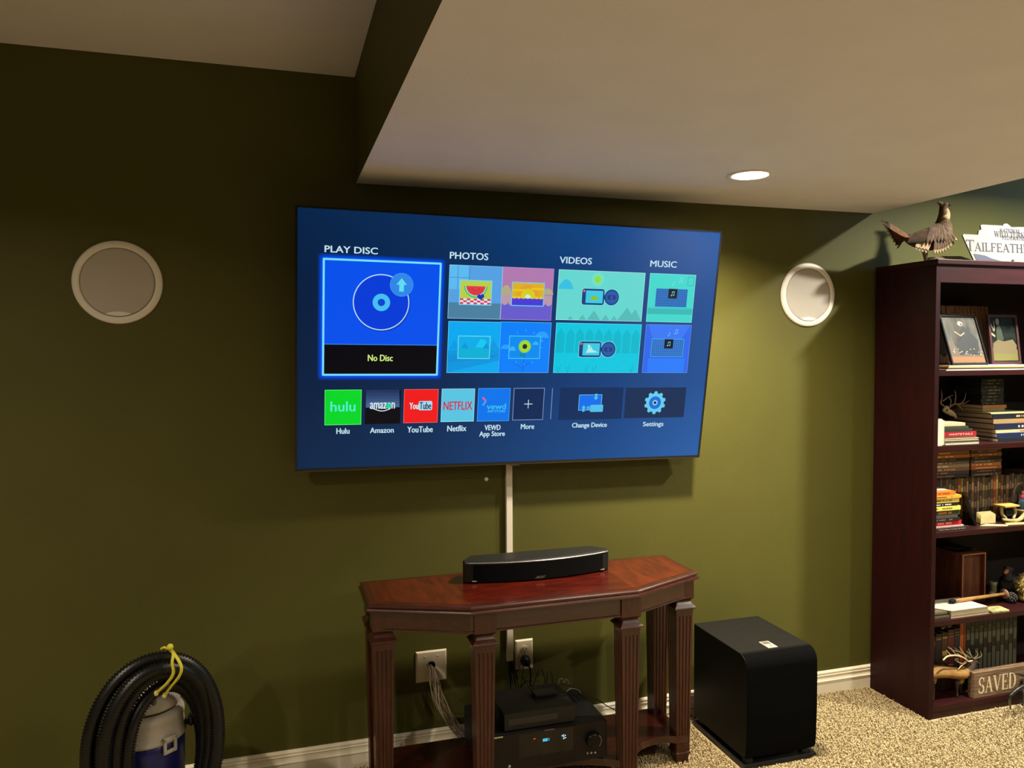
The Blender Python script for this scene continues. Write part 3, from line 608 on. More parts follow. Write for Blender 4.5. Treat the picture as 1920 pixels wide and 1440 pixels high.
u = UI(); a_, b_ = Q(1036, 728), Q(1033, 786); u.rl(a_.x-.0012, b_.y, a_.x+.0012, a_.y, (130, 150, 205), 1); u.done('menu_divider')
u = UI(); u.rect(1050.5, 727, 1164.5, 785, (6, 44, 92), 1); a_, b_ = Q(1086, 740), Q(1127, 769); u.rl(a_.x, b_.y, b_.x, a_.y, (110, 200, 240), 2); u.rl(a_.x+.002, b_.y+.002, b_.x-.002, a_.y-.002, (8, 110, 236), 2.3)
a_, b_ = Q(1107, 759), Q(1130, 772); u.rl(a_.x, b_.y, b_.x, a_.y, (80, 190, 236), 3, .003); a_, b_ = Q(1100, 761.5), Q(1107, 769.5); u.rl(a_.x, b_.y, b_.x, a_.y, (70, 170, 220), 3)
for cu, cv, sg in ((1117.5, 744, -1), (1094, 766, 1)):
    c = Q(cu, cv); u.line(c-Vector((0, .012*sg)), c+Vector((0, .004*sg)), .009, (80, 190, 236), 3.3); u.poly([(c.x-.009, c.y+.002*sg), (c.x+.009, c.y+.002*sg), (c.x, c.y+.013*sg)], (80, 190, 236), 3.3)
u.done('menu_tile', 'dark tile with a screen and memory stick')
u = UI(); u.rect(1174, 727, 1281.5, 782, (14, 44, 84), 1); c = Q(1228, 755); G = (100, 205, 236); n = 10
for i in range(n):
    a = 2*PI*i/n+.3; d = Vector((math.cos(a), math.sin(a))); p = Vector((-d.y, d.x)); q0 = c+d*.034; q1 = c+d*.0445; u.poly([q0-p*.0085, q0+p*.0085, q1+p*.005, q1-p*.005], G, 2)
u.circ(c.x, c.y, .037, G, 2.1, 40); u.circ(c.x, c.y, .025, (20, 110, 220), 2.6, 32); u.circ(c.x, c.y, .0105, (150, 220, 240), 2.9, 24); u.circ(c.x, c.y, .006, (14, 44, 84), 3.2, 20)
u.done('menu_tile', 'dark tile with a gear')
for txt, b in (('Hulu', (631, 803, 655, 813)), ('Amazon', (694, 802, 738, 811)), ('YouTube', (764, 800, 811, 810)), ('Netflix', (839, 798, 874, 808)), ('VEWD', (909, 797, 938, 806)), ('App Store', (899, 809, 946, 820)),
               ('More', (977, 795, 1001, 804)), ('Change Device', (1073, 793, 1137, 803)), ('Settings', (1206, 791, 1243, 801))):
    u = UI(); u.text(txt, *b, WHT); u.done('menu_caption')
# ------------------------------------------------------------------ console table
TCX = 0.567
tb = thing('console_table', (TCX, -0.29, 0), 'dark cherry half-octagon console table with fluted legs under the television', 'table')
def hexa(o=0.0):      # half octagon, ccw seen from above, offset outwards by o
    base = [(-0.586, -0.092), (-0.586, -0.352), (-0.283, -0.482), (0.287, -0.482), (0.586, -0.352), (0.586, -0.092)]
    n = len(base); out = []
    for i in range(n):
        p0, p1, p2 = Vector(base[i-1]), Vector(base[i]), Vector(base[(i+1) % n])
        d1 = (p1-p0).normalized(); d2 = (p2-p1).normalized(); n1 = Vector((d1.y, -d1.x)); n2 = Vector((d2.y, -d2.x))
        k = (n1+n2); k = k/(k.length_squared/2) if k.length > 1e-6 else n1
        q = p1 + k*o; out.append((q.x+TCX, q.y))
    return out
ZT = 0.70
def hring(o, z): return [(x, y, z) for x, y in hexa(o)]
m = MB(); m.rings([hring(-.018, ZT-.030), hring(-.006, ZT-.027), hring(-.001, ZT-.024), hring(0, ZT-.019), hring(-.002, ZT-.0145), hring(-.008, ZT-.012),
                   hring(-.008, ZT-.0095), hring(-.005, ZT-.008), hring(-.005, ZT-.004), hring(-.008, ZT-.001), hring(-.011, ZT)], 0, False, True)
top = m.build('tabletop', CHERRY, tb)
H = hexa(-.030)
def vp(name, pts, mt): m = MB(); m.prism(pts, ZT, ZT+0.0005); m.build(name, mt, top)
vp('veneer_panel', [H[0], H[1], H[2], (H[2][0], H[0][1])], VENEER_O)
vp('veneer_panel', [(H[2][0], H[0][1]), H[2], H[3], (H[3][0], H[0][1])], VENEER_R)
vp('veneer_panel', [(H[3][0], H[0][1]), H[3], H[4], H[5]], VENEER_O)
A = hexa(-.030); m = MB()
Ai = hexa(-.050)
for i in range(6):
    j = (i+1) % 6; m.prism([A[i], A[j], Ai[j], Ai[i]], 0.612, ZT-.028)
A1 = hexa(-.026); A2 = hexa(-.046)
for i in range(6):
    j = (i+1) % 6; m.prism([A1[i], A1[j], A2[j], A2[i]], 0.609, 0.614)
m.build('apron', CHERRY, tb)
def leg(cx, cy, rot=0.0):
    m = MB(); R3 = Matrix.Translation((cx, cy, 0)) @ Matrix.Rotation(rot, 4, 'Z')
    m.box((-.035, -.035, .606), (.035, .035, .672), M=R3)
    def sq(h, z): return [(-h, -h, z), (h, -h, z), (h, h, z), (-h, h, z)]
    m.rings([sq(.036, .606), sq(.031, .602), sq(.0265, .597), sq(.027, .592), sq(.031, .585), sq(.041, .576), sq(.0425, .573), sq(.0415, .570), sq(.0335, .568), sq(.0335, .556)], M=R3)
    def fl(h, z, d):
        P = []; k = 4; w = 1.5*h/(2*k-1)
        for s in range(4):
            a = s*PI/2; c, sn = round(math.cos(a)), round(math.sin(a)); L = [(-h, -h)]
            for i in range(k):
                x0 = -h*.75+2*i*w; L += [(x0, -h), (x0+w*.25, -h+d), (x0+w*.75, -h+d), (x0+w, -h)]
            P += [(x*c-y*sn, x*sn+y*c, z) for x, y in L]
        return P
    m.rings([fl(.0332, .556, 0), fl(.0328, .544, 0), fl(.0326, .540, .0028), fl(.0262, .075, .0024), fl(.026, .071, 0), fl(.0258, .042, 0)], M=R3)
    m.rings([sq(.0255, .046), sq(.029, .043), sq(.029, .037), sq(.024, .034), sq(.022, .0)], M=R3)
    m.build('leg', CHERRYV, tb)
LEGS = [(0.335, -0.424), (0.836, -0.424), (TCX-.533, -.309), (TCX+.533, -.309), (TCX-.533, -.135), (TCX+.533, -.135)]
for p in LEGS: leg(*p)
def conc(a, b, sag, n=10):
    a = Vector(a); b = Vector(b); d = b-a; nn = Vector((-d.y, d.x)).normalized(); return [tuple(a+d*i/n+nn*sag*math.sin(PI*i/n)**.8) for i in range(n)]
sp_ = [(TCX-.55, -.11)] + [(TCX-.55, -.34)] + conc((TCX-.52, -.34), (.315, -.425), .055) + [(.315, -.425)] + conc((.36, -.425), (.81, -.425), .07) + [(.81, -.425)] + conc((.855, -.425), (TCX+.52, -.34), .055) + [(TCX+.52, -.34), (TCX+.55, -.34), (TCX+.55, -.11)]
MB().prism(sp_, .082, .107).build('lower_shelf', CHERRY, tb)

# ------------------------------------------------------------------ centre speaker on the table
cs = thing('center_speaker', (.59, -.2, ZT+.0006), 'long low black centre speaker with silver front edge on the console table', 'speaker')
def bar(z, f=0.0, b=0.0):
    P = []; n = 14
    for i in range(n+1): s = -1+2*i/n; P.append((.5895+.264*s, -.232-.042*(1-s*s)+f, z))
    P += [(.5895+.268, -.215, z), (.5895+.225, -.150+b, z), (.5895-.225, -.150+b, z), (.5895-.268, -.215, z)]
    return P
z0 = ZT+.001
MB().rings([bar(z0, .006), bar(z0+.004, .001), bar(z0+.066, -.002), bar(z0+.071, .002), bar(z0+.074, .012, -.012)], 0).build('cabinet', mat('black_cabinet', (0.010, 0.010, 0.009), 0.45, spec=0.35), cs, bevel=.001)
m = MB(); n = 24; R0 = []; R1 = []
for i in range(n+1):
    s = (-1+2*i/n)*.90; y = -.232-.042*(1-s*s)-.004; R0.append((.5895+.264*s, y, z0+.008)); R1.append((.5895+.264*s, y, z0+.062))
m.add(R0+R1+[(p[0], p[1]+.006, p[2]) for p in R0+R1], [(i, i+1, n+2+i, n+1+i) for i in range(n)] + [(i, n+1+i, 3*(n+1)+i, 2*(n+1)+i) for i in (0, n)])
m.build('grille', mat('black_mesh_grille', (0.002, 0.002, 0.0025), 0.8, spec=0.08, bump=.4, bscale=900), cs)
m = MB(); P = []
for i in range(31): s = (-1+2*i/30)*.985; P.append((.5895+.264*s, -.232-.042*(1-s*s)-.0025, z0+.0685))
m.tube(P, .0016, 6); m.build('silver_strip', SILVER, cs)
m = MB(); vs, fs = text_geo('BOSE')
xl = aty(1003, 1080, -.279).x; m.add([(xl+.004+.030*vx+.005*vy, -.2815, z0+.011+.0062*vy) for vx, vy in vs], fs); m.box((xl, -.2808, z0+.0095), (xl+.03, -.2803, z0+.0103)); m.build('logo', SILVER, cs)
for sx in (-.235, .235):
    MB().box((.5895+sx-.008, -.248, z0+.006), (.5895+sx+.008, -.236, z0+.0095), bev=.001).build('foot_trim', SILVER, cs)

# ------------------------------------------------------------------ receiver on the lower shelf, box and adapter on it
rc = thing('av_receiver', (.555, -.27, .107), 'black audio receiver with lit blue display on the lower shelf of the table', 'receiver')
RX0, RX1, RY0, RY1, RZ0, RZ1 = .338, .772, -.405, -.150, .119, .243
MB().box((RX0, RY0+.012, RZ0), (RX1, RY1, RZ1), bev=.003).build('chassis', mat('receiver_black', (0.008, 0.008, 0.007), 0.55, spec=.25), rc)
MB().box((RX0, RY0, RZ0-.002), (RX1, RY0+.012, RZ1), bev=.003).build('front_panel', mat('receiver_front', (0.008, 0.0055, 0.0045), 0.45, spec=.25), rc)
m = MB()
for i in range(22): m.box((RX0+.03+i*.0175, RY0+.12, RZ1), (RX0+.036+i*.0175, RY1-.02, RZ1+.0006))
m.build('vent_slots', BLACKM, rc)
for x_ in (RX0+.05, RX1-.05):
    for y_ in (RY0+.04, RY1-.03): MB().lathe([(.02, .107), (.022, .120)], (x_, y_, 0), n=20, caps=True, smooth=False).build('foot', BLACKP, rc)
def fr(u, v): return aty(u, v, RY0)
c = fr(1111, 1385); k = MB().lathe([(.0265, 0), (.027, .006), (.024, .02), (.018, .022), (.0005, .0222)], c, (0, -1, 0), 40).build('volume_knob', mat('knob_gloss', (0.004, 0.004, 0.004), 0.3, spec=.2), rc)
MB().tube([c+Vector((.0235*math.cos(a), -.0195, .0235*math.sin(a))) for a in [math.radians(-50+100*i/10) for i in range(11)]], .0011, 6).build('knob_highlight_ring', SILVER, k)
a = fr(973, 1378); b = fr(1075, 1405); MB().box((a.x, RY0-.0008, b.z), (b.x, RY0, a.z)).build('display_window', mat('display_glass', (0.006, 0.004, 0.004), 0.15), rc)
def seg7(mb, x, z, w, h, on):
    t_ = w*.2; yv = RY0-.0014
    S7 = {'a': (x, z+h-t_, x+w, z+h), 'g': (x, z+h/2-t_/2, x+w, z+h/2+t_/2), 'd': (x, z, x+w, z+t_), 'f': (x, z+h/2, x+t_, z+h), 'b': (x+w-t_, z+h/2, x+w, z+h), 'e': (x, z, x+t_, z+h/2), 'c': (x+w-t_, z, x+w, z+h/2)}
    for s_ in on: q = S7[s_]; mb.box((q[0], yv, q[1]), (q[2], yv+.0005, q[3]))
c = fr(1018, 1390); m = MB()
for i, on in enumerate(('afedcg', 'abcdef', 'abcdef', 'bc')): seg7(m, c.x+i*.0057, c.z, .0044, .0085, on)
m.build('digital_readout', em(90, 205, 245, 2.0), rc)
c = fr(1056, 1382); m = MB()
for dx, dz, w_ in ((-.006, .004, .006), (0, 0, .004), (-.001, -.006, .005), (.005, .004, .004), (.005, -.004, .005), (-.001, .006, .004)): m.box((c.x+dx, RY0-.0014, c.z+dz), (c.x+dx+w_, RY0-.0009, c.z+dz+.0028))
m.build('status_symbols', em(180, 225, 240, 1.3), rc)
c = fr(1002, 1385); MB().box((c.x-.0035, RY0-.0014, c.z-.001), (c.x+.0035, RY0-.0009, c.z+.001)).build('power_light', em(240, 70, 60, 1.5), rc)
a = fr(926, 1385.5); b = fr(943, 1381); MB().box((a.x, RY0-.001, a.z), (b.x, RY0, a.z+.0045)).build('brand_badge', SILVER, rc)
a = fr(1021, 1371); b = fr(1040, 1366); MB().box((a.x, RY0-.0008, a.z), (b.x, RY0, a.z+.004)).build('model_badge', mat('dim_badge', (0.09, 0.08, 0.07), 0.4), rc)
for i in range(3):
    c = fr(1101.5+i*7.2, 1412-i*.7); MB().lathe([(.0022, 0), (.0034, .001), (.0034, .002), (.0022, .0022)], c, (0, -1, 0), 14).build('input_jack', SILVER, rc)
for i in range(4):
    c = fr(1013+i*13.5, 1412-i*1.8); MB().lathe([(.0036, 0), (.0036, .002), (.0005, .0024)], c, (0, -1, 0), 14).build('button', BLACKP, rc)
c = fr(955, 1437); MB().lathe([(.0045, 0), (.0045, .002), (.003, .003), (.0005, .001)], c, (0, -1, 0), 16).build('headphone_jack', SILVER, rc)

bx = thing('disc_player', (.54, -.3, RZ1), 'smaller plain black player box lying on top of the receiver', 'media player')
MB().box((.416, -.388, RZ1+.005), (.664, -.205, RZ1+.060), bev=.002).build('case', mat('player_black', (0.013, 0.012, 0.0095), 0.6, spec=.25), bx)
for x_ in (.44, .64):
    for y_ in (-.36, -.23): MB().lathe([(.008, RZ1+.0002), (.008, RZ1+.006)], (x_, y_, 0), n=14, caps=True).build('foot', BLACKP, bx)
MB().box((.43, -.3885, RZ1+.022), (.60, -.3878, RZ1+.042)).build('disc_tray', mat('tray_dark', (0.012, 0.012, 0.012), 0.3), bx)
zt = RZ1+.060; p0 = atz(1003, 1312, zt); p1 = atz(1046, 1307, zt)
pa = thing('power_adapter', (p0.x+.03, p0.y+.02, zt), 'small black adapter block lying on the black player box', 'adapter')
MB().box((p0.x, p0.y, zt+.0002), (p1.x, p0.y+.042, zt+.018), bev=.006).build('adapter_case', BLACKP, pa)
MB().tube(spline([(p0.x+.004, p0.y+.03, zt+.011), (p0.x-.004, p0.y+.06, zt+.022), (p0.x-.012, p0.y+.09, zt+.045), (p0.x-.002, -.145, zt+.055), (p0.x+.02, -.12, zt+.03), (p0.x+.01, -.09, .20)]), .0018, 6).build('cord', BLACKP, pa)
MB().tube(spline([(p0.x+.012, p0.y+.04, zt+.011), (p0.x+.004, p0.y+.075, zt+.03), (p0.x-.004, p0.y+.10, zt+.02), (p0.x-.01, -.13, .24)]), .0018, 6).build('cord', BLACKP, pa)
def cord(name, pts, r, mt, label, cat='cable'):
    return tag(MB().tube(spline(pts), r, 6).build(name, mt), label, cat)
cord('black_cable', [(.548, -.010, .321), (.549, -.012, .28), (.552, -.02, .23), (.545, -.06, .18), (.53, -.10, .15)], .0055, BLACKP, 'thick black cable dropping from the bottom of the raceway')
cord('thin_cable', [(.556, -.010, .321), (.562, -.012, .27), (.571, -.02, .22), (.575, -.06, .18), (.58, -.10, .16)], .003, BLACKP, 'thin black cable beside the thick one below the raceway')
cord('looped_cable', [(.60, -.085, .21), (.625, -.10, .29), (.645, -.09, .312), (.66, -.08, .28), (.665, -.09, .25), (.675, -.085, .29), (.69, -.08, .285), (.692, -.09, .25), (.68, -.12, .2)], .0017, BLACKP, 'black cord looping up behind the receiver against the wall')
def pt(u, v, y): p = aty(u, v, y); return (p.x, p.y, p.z)
cord('long_black_cord', [pt(1030, 1283, -.12), pt(1060, 1283, -.12), pt(1090, 1297, -.10), pt(1120, 1312, -.08), pt(1150, 1330, -.07), pt(1200, 1352, -.06), pt(1250, 1340, -.05), pt(1268, 1328, -.045), pt(1290, 1326, -.05), pt(1330, 1345, -.05)], .002, BLACKP, 'thin black cord running from the receiver along the baseboard to the subwoofer')
cord('white_wire', [pt(1047, 1283, -.13), pt(1049, 1274, -.13), pt(1055, 1273, -.13), pt(1058, 1280, -.13), pt(1062, 1273, -.13), pt(1066, 1280, -.13), pt(1064, 1284, -.13)], .0009, mat('clear_wire', (0.45, 0.36, 0.24), 0.4), 'thin pale wire curled behind the receiver', 'wire')
cord('cable_end', [pt(1062, 1297, -.19), pt(1070, 1291, -.18), pt(1082, 1293, -.19), pt(1090, 1300, -.2)], .0013, SILVER, 'short silver wire end on the back of the receiver', 'wire')
wb = thing('speaker_wire_bundle', (.25, -.03, .1), 'bundle of clear copper speaker wires hanging out of the wall plate', 'wires')
for i in range(13):
    r = random.Random(i); a = 2*PI*i/13
    P = []
    base = [(804, 1246, -.012), (810, 1258, -.03), (816, 1285, -.045), (826, 1318, -.05), (846, 1352, -.055), (872, 1382, -.08), (900, 1400, -.12)]
    for j, (u_, v_, y_) in enumerate(base):
        sp__ = (3, 6, 9, 10, 11, 12, 12)[j]; aa = a+j*.7
        P.append(Vector(pt(u_+sp__*math.cos(aa)+r.uniform(-2, 2), v_+sp__*.25*math.sin(aa), y_-.006*math.sin(aa))))
    MB().tube(spline(P, 6), .0017, 5).build('wire_strand', mat('speaker_wire_a', (0.30, 0.20, 0.12), 0.35) if i % 3 else mat('speaker_wire_b', (0.50, 0.42, 0.33), 0.35), wb)

# ------------------------------------------------------------------ subwoofer
sw = thing('subwoofer', (1.435, -.26, 0), 'big black subwoofer box on the carpet right of the table', 'subwoofer')
X0, X1, YB, ZB, ZTp = 1.288, 1.583, -.085, .040, .408
pr = [(YB, ZB), (-.432, ZB), (-.438, ZB+.01), (-.443, ZB+.05), (-.446, ZB+.15), (-.446, ZB+.28)] + [(-.400-.045*math.cos(math.radians(a)), ZTp-.048+.048*math.sin(math.radians(a))) for a in (8, 20, 32, 44, 56, 68, 80)] + [(-.400, ZTp), (YB, ZTp)]
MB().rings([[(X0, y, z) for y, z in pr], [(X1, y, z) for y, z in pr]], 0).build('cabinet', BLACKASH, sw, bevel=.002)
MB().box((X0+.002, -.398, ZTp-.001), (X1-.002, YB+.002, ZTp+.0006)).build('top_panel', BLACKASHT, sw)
MB().rings([[(x_, y-.003, z) for y, z in pr[1:13]]+[(x_, y+.004, z) for y, z in reversed(pr[1:13])] for x_ in (X0+.003, X1-.003)], 0).build('front_grille', mat('black_grille_cloth', (0.002, 0.002, 0.002), 0.9, spec=.04, bump=.5, bscale=700), sw, bevel=.001)
MB().box((X0-.004, -.44, .008), (X1+.004, YB, .020), bev=.002).build('base_plate', BLACKP, sw)
for x_ in (X0+.03, X1-.03):
    for y_ in (-.41, YB-.03): MB().lathe([(.024, .0), (.026, .01), (.017, .03), (.019, ZB+.001)], (x_, y_, 0), n=24, caps=True).build('foot', BLACKP, sw)
q = [atz(1424, 1203, ZTp), atz(1439, 1203, ZTp), atz(1458, 1215.5, ZTp), atz(1441, 1216.5, ZTp)]
cx = sum(p.x for p in q)/4; cy = sum(p.y for p in q)/4
b_ = MB().box((cx-.020, cy-.030, ZTp+.0005), (cx+.020, cy+.030, ZTp+.003), bev=.001).build('control_badge', mat('badge_silver', (0.50, 0.46, 0.38), 0.4, metal=.3), sw)
MB().box((cx-.014, cy+.003, ZTp+.003), (cx+.014, cy+.024, ZTp+.0035)).build('badge_window', mat('badge_dark', (0.12, 0.10, 0.08), 0.4), b_)
MB().lathe([(.006, 0), (.004, .001), (.0005, .0012)], (cx+.002, cy-.012, ZTp+.003), n=16).build('indicator', em(190, 210, 120, 1.0), b_)

# ------------------------------------------------------------------ wet/dry vacuum, its hose and the yellow cord
VX, VY = -.652, -.335
BLUE = mat('blue_tank_plastic', rgb(26, 30, 96), 0.35, spec=.5); GREY = mat('grey_lid_plastic', (0.42, 0.38, 0.33), 0.5, bump=.05)
va = thing('shop_vacuum', (VX, VY, 0), 'grey and blue shop vacuum with hose looped over it, left of the table', 'vacuum cleaner')
MB().lathe([(.080, .02), (.092, .03), (.100, .345), (.1005, .39)], (VX, VY, 0), n=48, caps=True).build('tank', BLUE, va)
lid = MB().lathe([(.103, .377), (.105, .379), (.105, .387), (.101, .393), (.098, .43), (.100, .435), (.100, .447), (.095, .455), (.089, .460)], (VX, VY, 0), n=48, caps=True).build('lid', GREY, va)
MB().lathe([(.082, .459), (.082, .467)], (VX, VY, 0), n=48, caps=True).build('groove_band', mat('dark_seam', (0.03, 0.02, 0.015), .6), va)
m = MB(); R = []
for z_, r_, dx in ((.466, .087, 0), (.471, .089, 0), (.487, .084, .004), (.502, .074, .009), (.516, .058, .016), (.525, .044, .021), (.530, .032, .024), (.531, .015, .026)):
    R.append([(VX+dx+r_*math.cos(2*PI*i/40), VY+r_*math.sin(2*PI*i/40)*.95, z_) for i in range(40)])
m.rings(R, 0, True, True); m.build('motor_cover', GREY, va)
c = Vector(pt(289, 1314, VY-.085)); MB().lathe([(.012, 0), (.011, .003), (.0005, .0035)], (c.x, c.y-.004, c.z), (0, -1, .35), 20, sx=.6).build('power_button', mat('dark_grey_button', (0.10, 0.09, 0.08), .5), va)
aL = math.radians(-50); lx, ly = math.cos(aL), math.sin(aL); LM = Matrix(((-ly, lx, 0), (lx, ly, 0), (0, 0, 1))).transposed().to_4x4()
LM = Matrix((( -ly, lx, 0), (lx, ly, 0), (0, 0, 1))).transposed().to_4x4(); LM.translation = Vector((VX+lx*.104, VY+ly*.104, .024))
m = MB()
for a, b in (((-.020, 0, .332), (-.012, .008, .374)), ((.012, 0, .332), (.020, .008, .374)), ((-.020, 0, .328), (.020, .008, .338)), ((-.020, 0, .362), (.020, .008, .376))): m.box(a, b, M=LM, bev=.002)
m.build('latch', GREY, va)
m = MB(); m.blob((VX+.118, VY-.0, .405), (.012, .02, .02)); m.tube([(VX+.10, VY, .40), (VX+.13, VY-.005, .395), (VX+.135, VY-.01, .37)], .008, 10); m.build('cord_hook', BLACKP, va)
for a in (45, 135, 225, 315):
    x_, y_ = VX+.095*math.cos(math.radians(a)), VY+.095*math.sin(math.radians(a)); MB().lathe([(.0005, -.018), (.018, 0), (.0005, .018)], (x_, y_, .0182), (1, .3, 0), 20).build('caster', BLACKP, va)
# hose: three corrugated loops hung over the lid
P = []
turns = []
for uL, uR, vT, yL, yR in ((150, 430, 1221, -.505, -.395), (178, 418, 1240, -.535, -.43), (200, 404, 1249, -.505, -.39), (222, 393, 1274, -.490, -.36)):
    a, b = aty(uL, 1415, yL).x+.018, aty(uR, 1415, yR).x-.018; turns.append(((a+b)/2, (b-a)/2, aty(300, vT, (yL+yR)/2).z-.02, yL, yR))
NT = len(turns); N = NT*72
for i in range(N+1):
    t = i/72; k = min(NT-1, int(t)); f = t-k
    s = f*f*(3-2*f); a = turns[k]; b = turns[min(NT-1, k+1)]
    s = max(0, (s-.5)*2)      # change loop on the way down the right side and underneath
    q = [a[j]+(b[j]-a[j])*s for j in range(5)]
    an = -PI/2 - 2*PI*f      # start at the bottom, go up the left side
    cx_, r_, zt_, yl, yr = q; zb = .15; ch = (zt_+zb)/2; rv = (zt_-zb)/2; ca, sa = math.cos(an), math.sin(an)
    x_ = cx_+r_*math.copysign(abs(ca)**.93, ca); z_ = ch+rv*math.copysign(abs(sa)**.96, sa)
    P.append(Vector((x_, (yl+yr)/2-(yl-yr)/2*ca*1.0 , z_)))
# left side has ca<0 -> y = yl
hp = []
L = 0.0; PP = spline(P, 5); d = [0]
for i in range(1, len(PP)): d.append(d[-1]+(PP[i]-PP[i-1]).length)
st = .0042; j = 0; q = 0.0; cnt = 0; rad = []
while q < d[-1]:
    while j < len(d)-2 and d[j+1] < q: j += 1
    f = (q-d[j])/max(1e-9, d[j+1]-d[j]); hp.append(PP[j].lerp(PP[j+1], f)); rad.append(.0208 if cnt % 2 else .0152); cnt += 1; q += st
tag(MB().tube(hp, rad, 14).build('vacuum_hose', mat('black_hose_plastic', (0.005, 0.005, 0.005), 0.36, spec=.4)), 'black corrugated hose coiled in loops over the shop vacuum', 'hose')
YEL = mat('yellow_cord', rgb(214, 206, 60), .6)
yc = thing('yellow_tie', pt(322, 1215, -.49), 'yellow cord tied around the top of the coiled vacuum hose', 'cord')
MB().tube(spline([pt(319, 1219, -.475), pt(325, 1226, -.53), pt(323, 1242, -.545), pt(325, 1262, -.545), pt(314, 1280, -.53), pt(294, 1299, -.505)], 6), .0042, 8, flat=.7).build('cord_strand', YEL, yc)
MB().tube(spline([pt(322, 1219, -.475), pt(329, 1229, -.535), pt(340, 1250, -.55), pt(336, 1268, -.545), pt(320, 1288, -.52), pt(309, 1303, -.50)], 6), .0044, 8, flat=.7).build('cord_strand', YEL, yc)
MB().tube(spline([pt(301, 1217, -.49), pt(308, 1214, -.50), pt(316, 1217, -.50)], 6), [.001]+[.0032]*11+[.0032], 8).build('cord_end', YEL, yc)
MB().blob(pt(319, 1213, -.50), .009).build('knot', YEL, yc)
for q_ in ((293, 1300, -.505), (308, 1304, -.50)): MB().blob(pt(*q_), (.006, .006, .008), rot=None).build('cord_knot', mat('clear_yellow_tip', rgb(206, 196, 110), .5), yc)

# ------------------------------------------------------------------ bookcase
BX0, BX1, BYF, BYB = 2.204, 3.15, -.336, -.016
bc = thing('bookcase', ((BX0+BX1)/2, (BYF+BYB)/2, 0), 'tall dark mahogany bookcase filled with books against the wall', 'bookcase')
TH_ = .021
for x_ in (BX0, BX1-TH_): MB().box((x_, BYF, 0), (x_+TH_, BYB, 1.822)).build('side_panel', MAHOG, bc)
MB().box((BX0+TH_, BYF, 1.752), (BX1-TH_, BYF+.018, 1.822)).build('top_rail', MAHOGH, bc)
MB().box((BX0-.004, BYF-.010, 1.822), (BX1+.004, BYB, 1.842), bev=.003).build('top_board', MAHOGH, bc)
MB().box((BX0+TH_, BYF+.004, 0), (BX1-TH_, BYF+.020, .030)).build('toe_board', MAHOGH, bc)
MB().box((BX0+TH_, BYB-.004, .03), (BX1-TH_, BYB, 1.822)).build('back_panel', mat('dark_back_panel', (0.012, 0.006, 0.005), .7), bc)
SZ = [.050, .397, .756, 1.103, 1.403]
for z_ in SZ: MB().box((BX0+TH_, BYF+.002, z_-.020), (BX1-TH_, BYB-.004, z_)).build('shelf', MAHOGH, bc)
MB().box((BX0+TH_, BYB-.03, 1.802), (BX1-TH_, BYB-.004, 1.822)).build('back_rail', MAHOGH, bc)
IX0 = BX0+TH_+.001
# --- books
ORD = ['lowest', 'second', 'third', 'fourth', 'fifth', 'sixth', 'seventh', 'eighth', 'ninth', 'tenth', 'eleventh', 'twelfth']
PAGES = mat('book_pages', (0.62, 0.54, 0.40), .8, noise=.2, nscale=300, stretch=(1, 1, 30))
def ink(c): return plain(*c)
def specks(mb, x0, x1, y, z0, z1, seed, dens=.7):
    """small unreadable title print on a spine"""
    r = random.Random(seed); x_ = x0
    while x_ < x1-.004:
        w_ = r.uniform(.003, .009)
        if r.random() < dens: mb.box((x_, y-.0004, z0), (min(x_+w_, x1), y, z1))
        x_ += w_+.0016
def flatbook(x0, x1, yf, dep, z, h, c, label, group, title=None, tc=(225, 215, 200), seed=0, name='book', rot=0.0, cat='book', pages='side', txt=None):
    """book or case lying flat, spine to the room"""
    M_ = Matrix.Translation((x0, yf, 0)) @ Matrix.Rotation(rot, 4, 'Z') @ Matrix.Translation((-x0, -yf, 0))
    t = thing(name, ((x0+x1)/2, yf+dep/2, z), label, cat, group)
    cm = plain(*c, .5); cv = .0016 if h < .02 else .0025
    m = MB(); z += .0003; h -= .0006
    m.box((x0, yf, z), (x1, yf+dep, z+cv), M=M_); m.box((x0, yf, z+h-cv), (x1, yf+dep, z+h), M=M_)
    if pages == 'front': m.box((x0, yf+dep-cv, z), (x1, yf+dep, z+h), M=M_)
    else: m.box((x0, yf, z+cv), (x1, yf+cv, z+h-cv), M=M_)
    m.build('cover', cm, t)
    MB().box((x0+.002, yf+(cv if pages != 'front' else .003), z+cv), (x1-.002, yf+dep-(.002 if pages != 'front' else cv), z+h-cv), M=M_).build('pages', PAGES if pages != 'case' else cm, t)
    if txt:
        m = MB(); vs, fs = text_geo(txt); W_ = x1-x0
        m.add([M_ @ Vector((x0+W_*(.16+.72*vx), yf-.0006, z+h*(.27+.46*vy))) for vx, vy in vs], fs); m.build('spine_title', ink(tc), t)
    elif title:
        m = MB(); W_ = x1-x0; specks(m, x0+W_*title[0], x0+W_*title[1], yf, z+h*.33, z+h*.68, seed)
        o_ = MB(); o_.add(m.v, m.f, 0, False, M_); o_.build('spine_title', ink(tc), t)['kind'] = 'stuff'
    return t
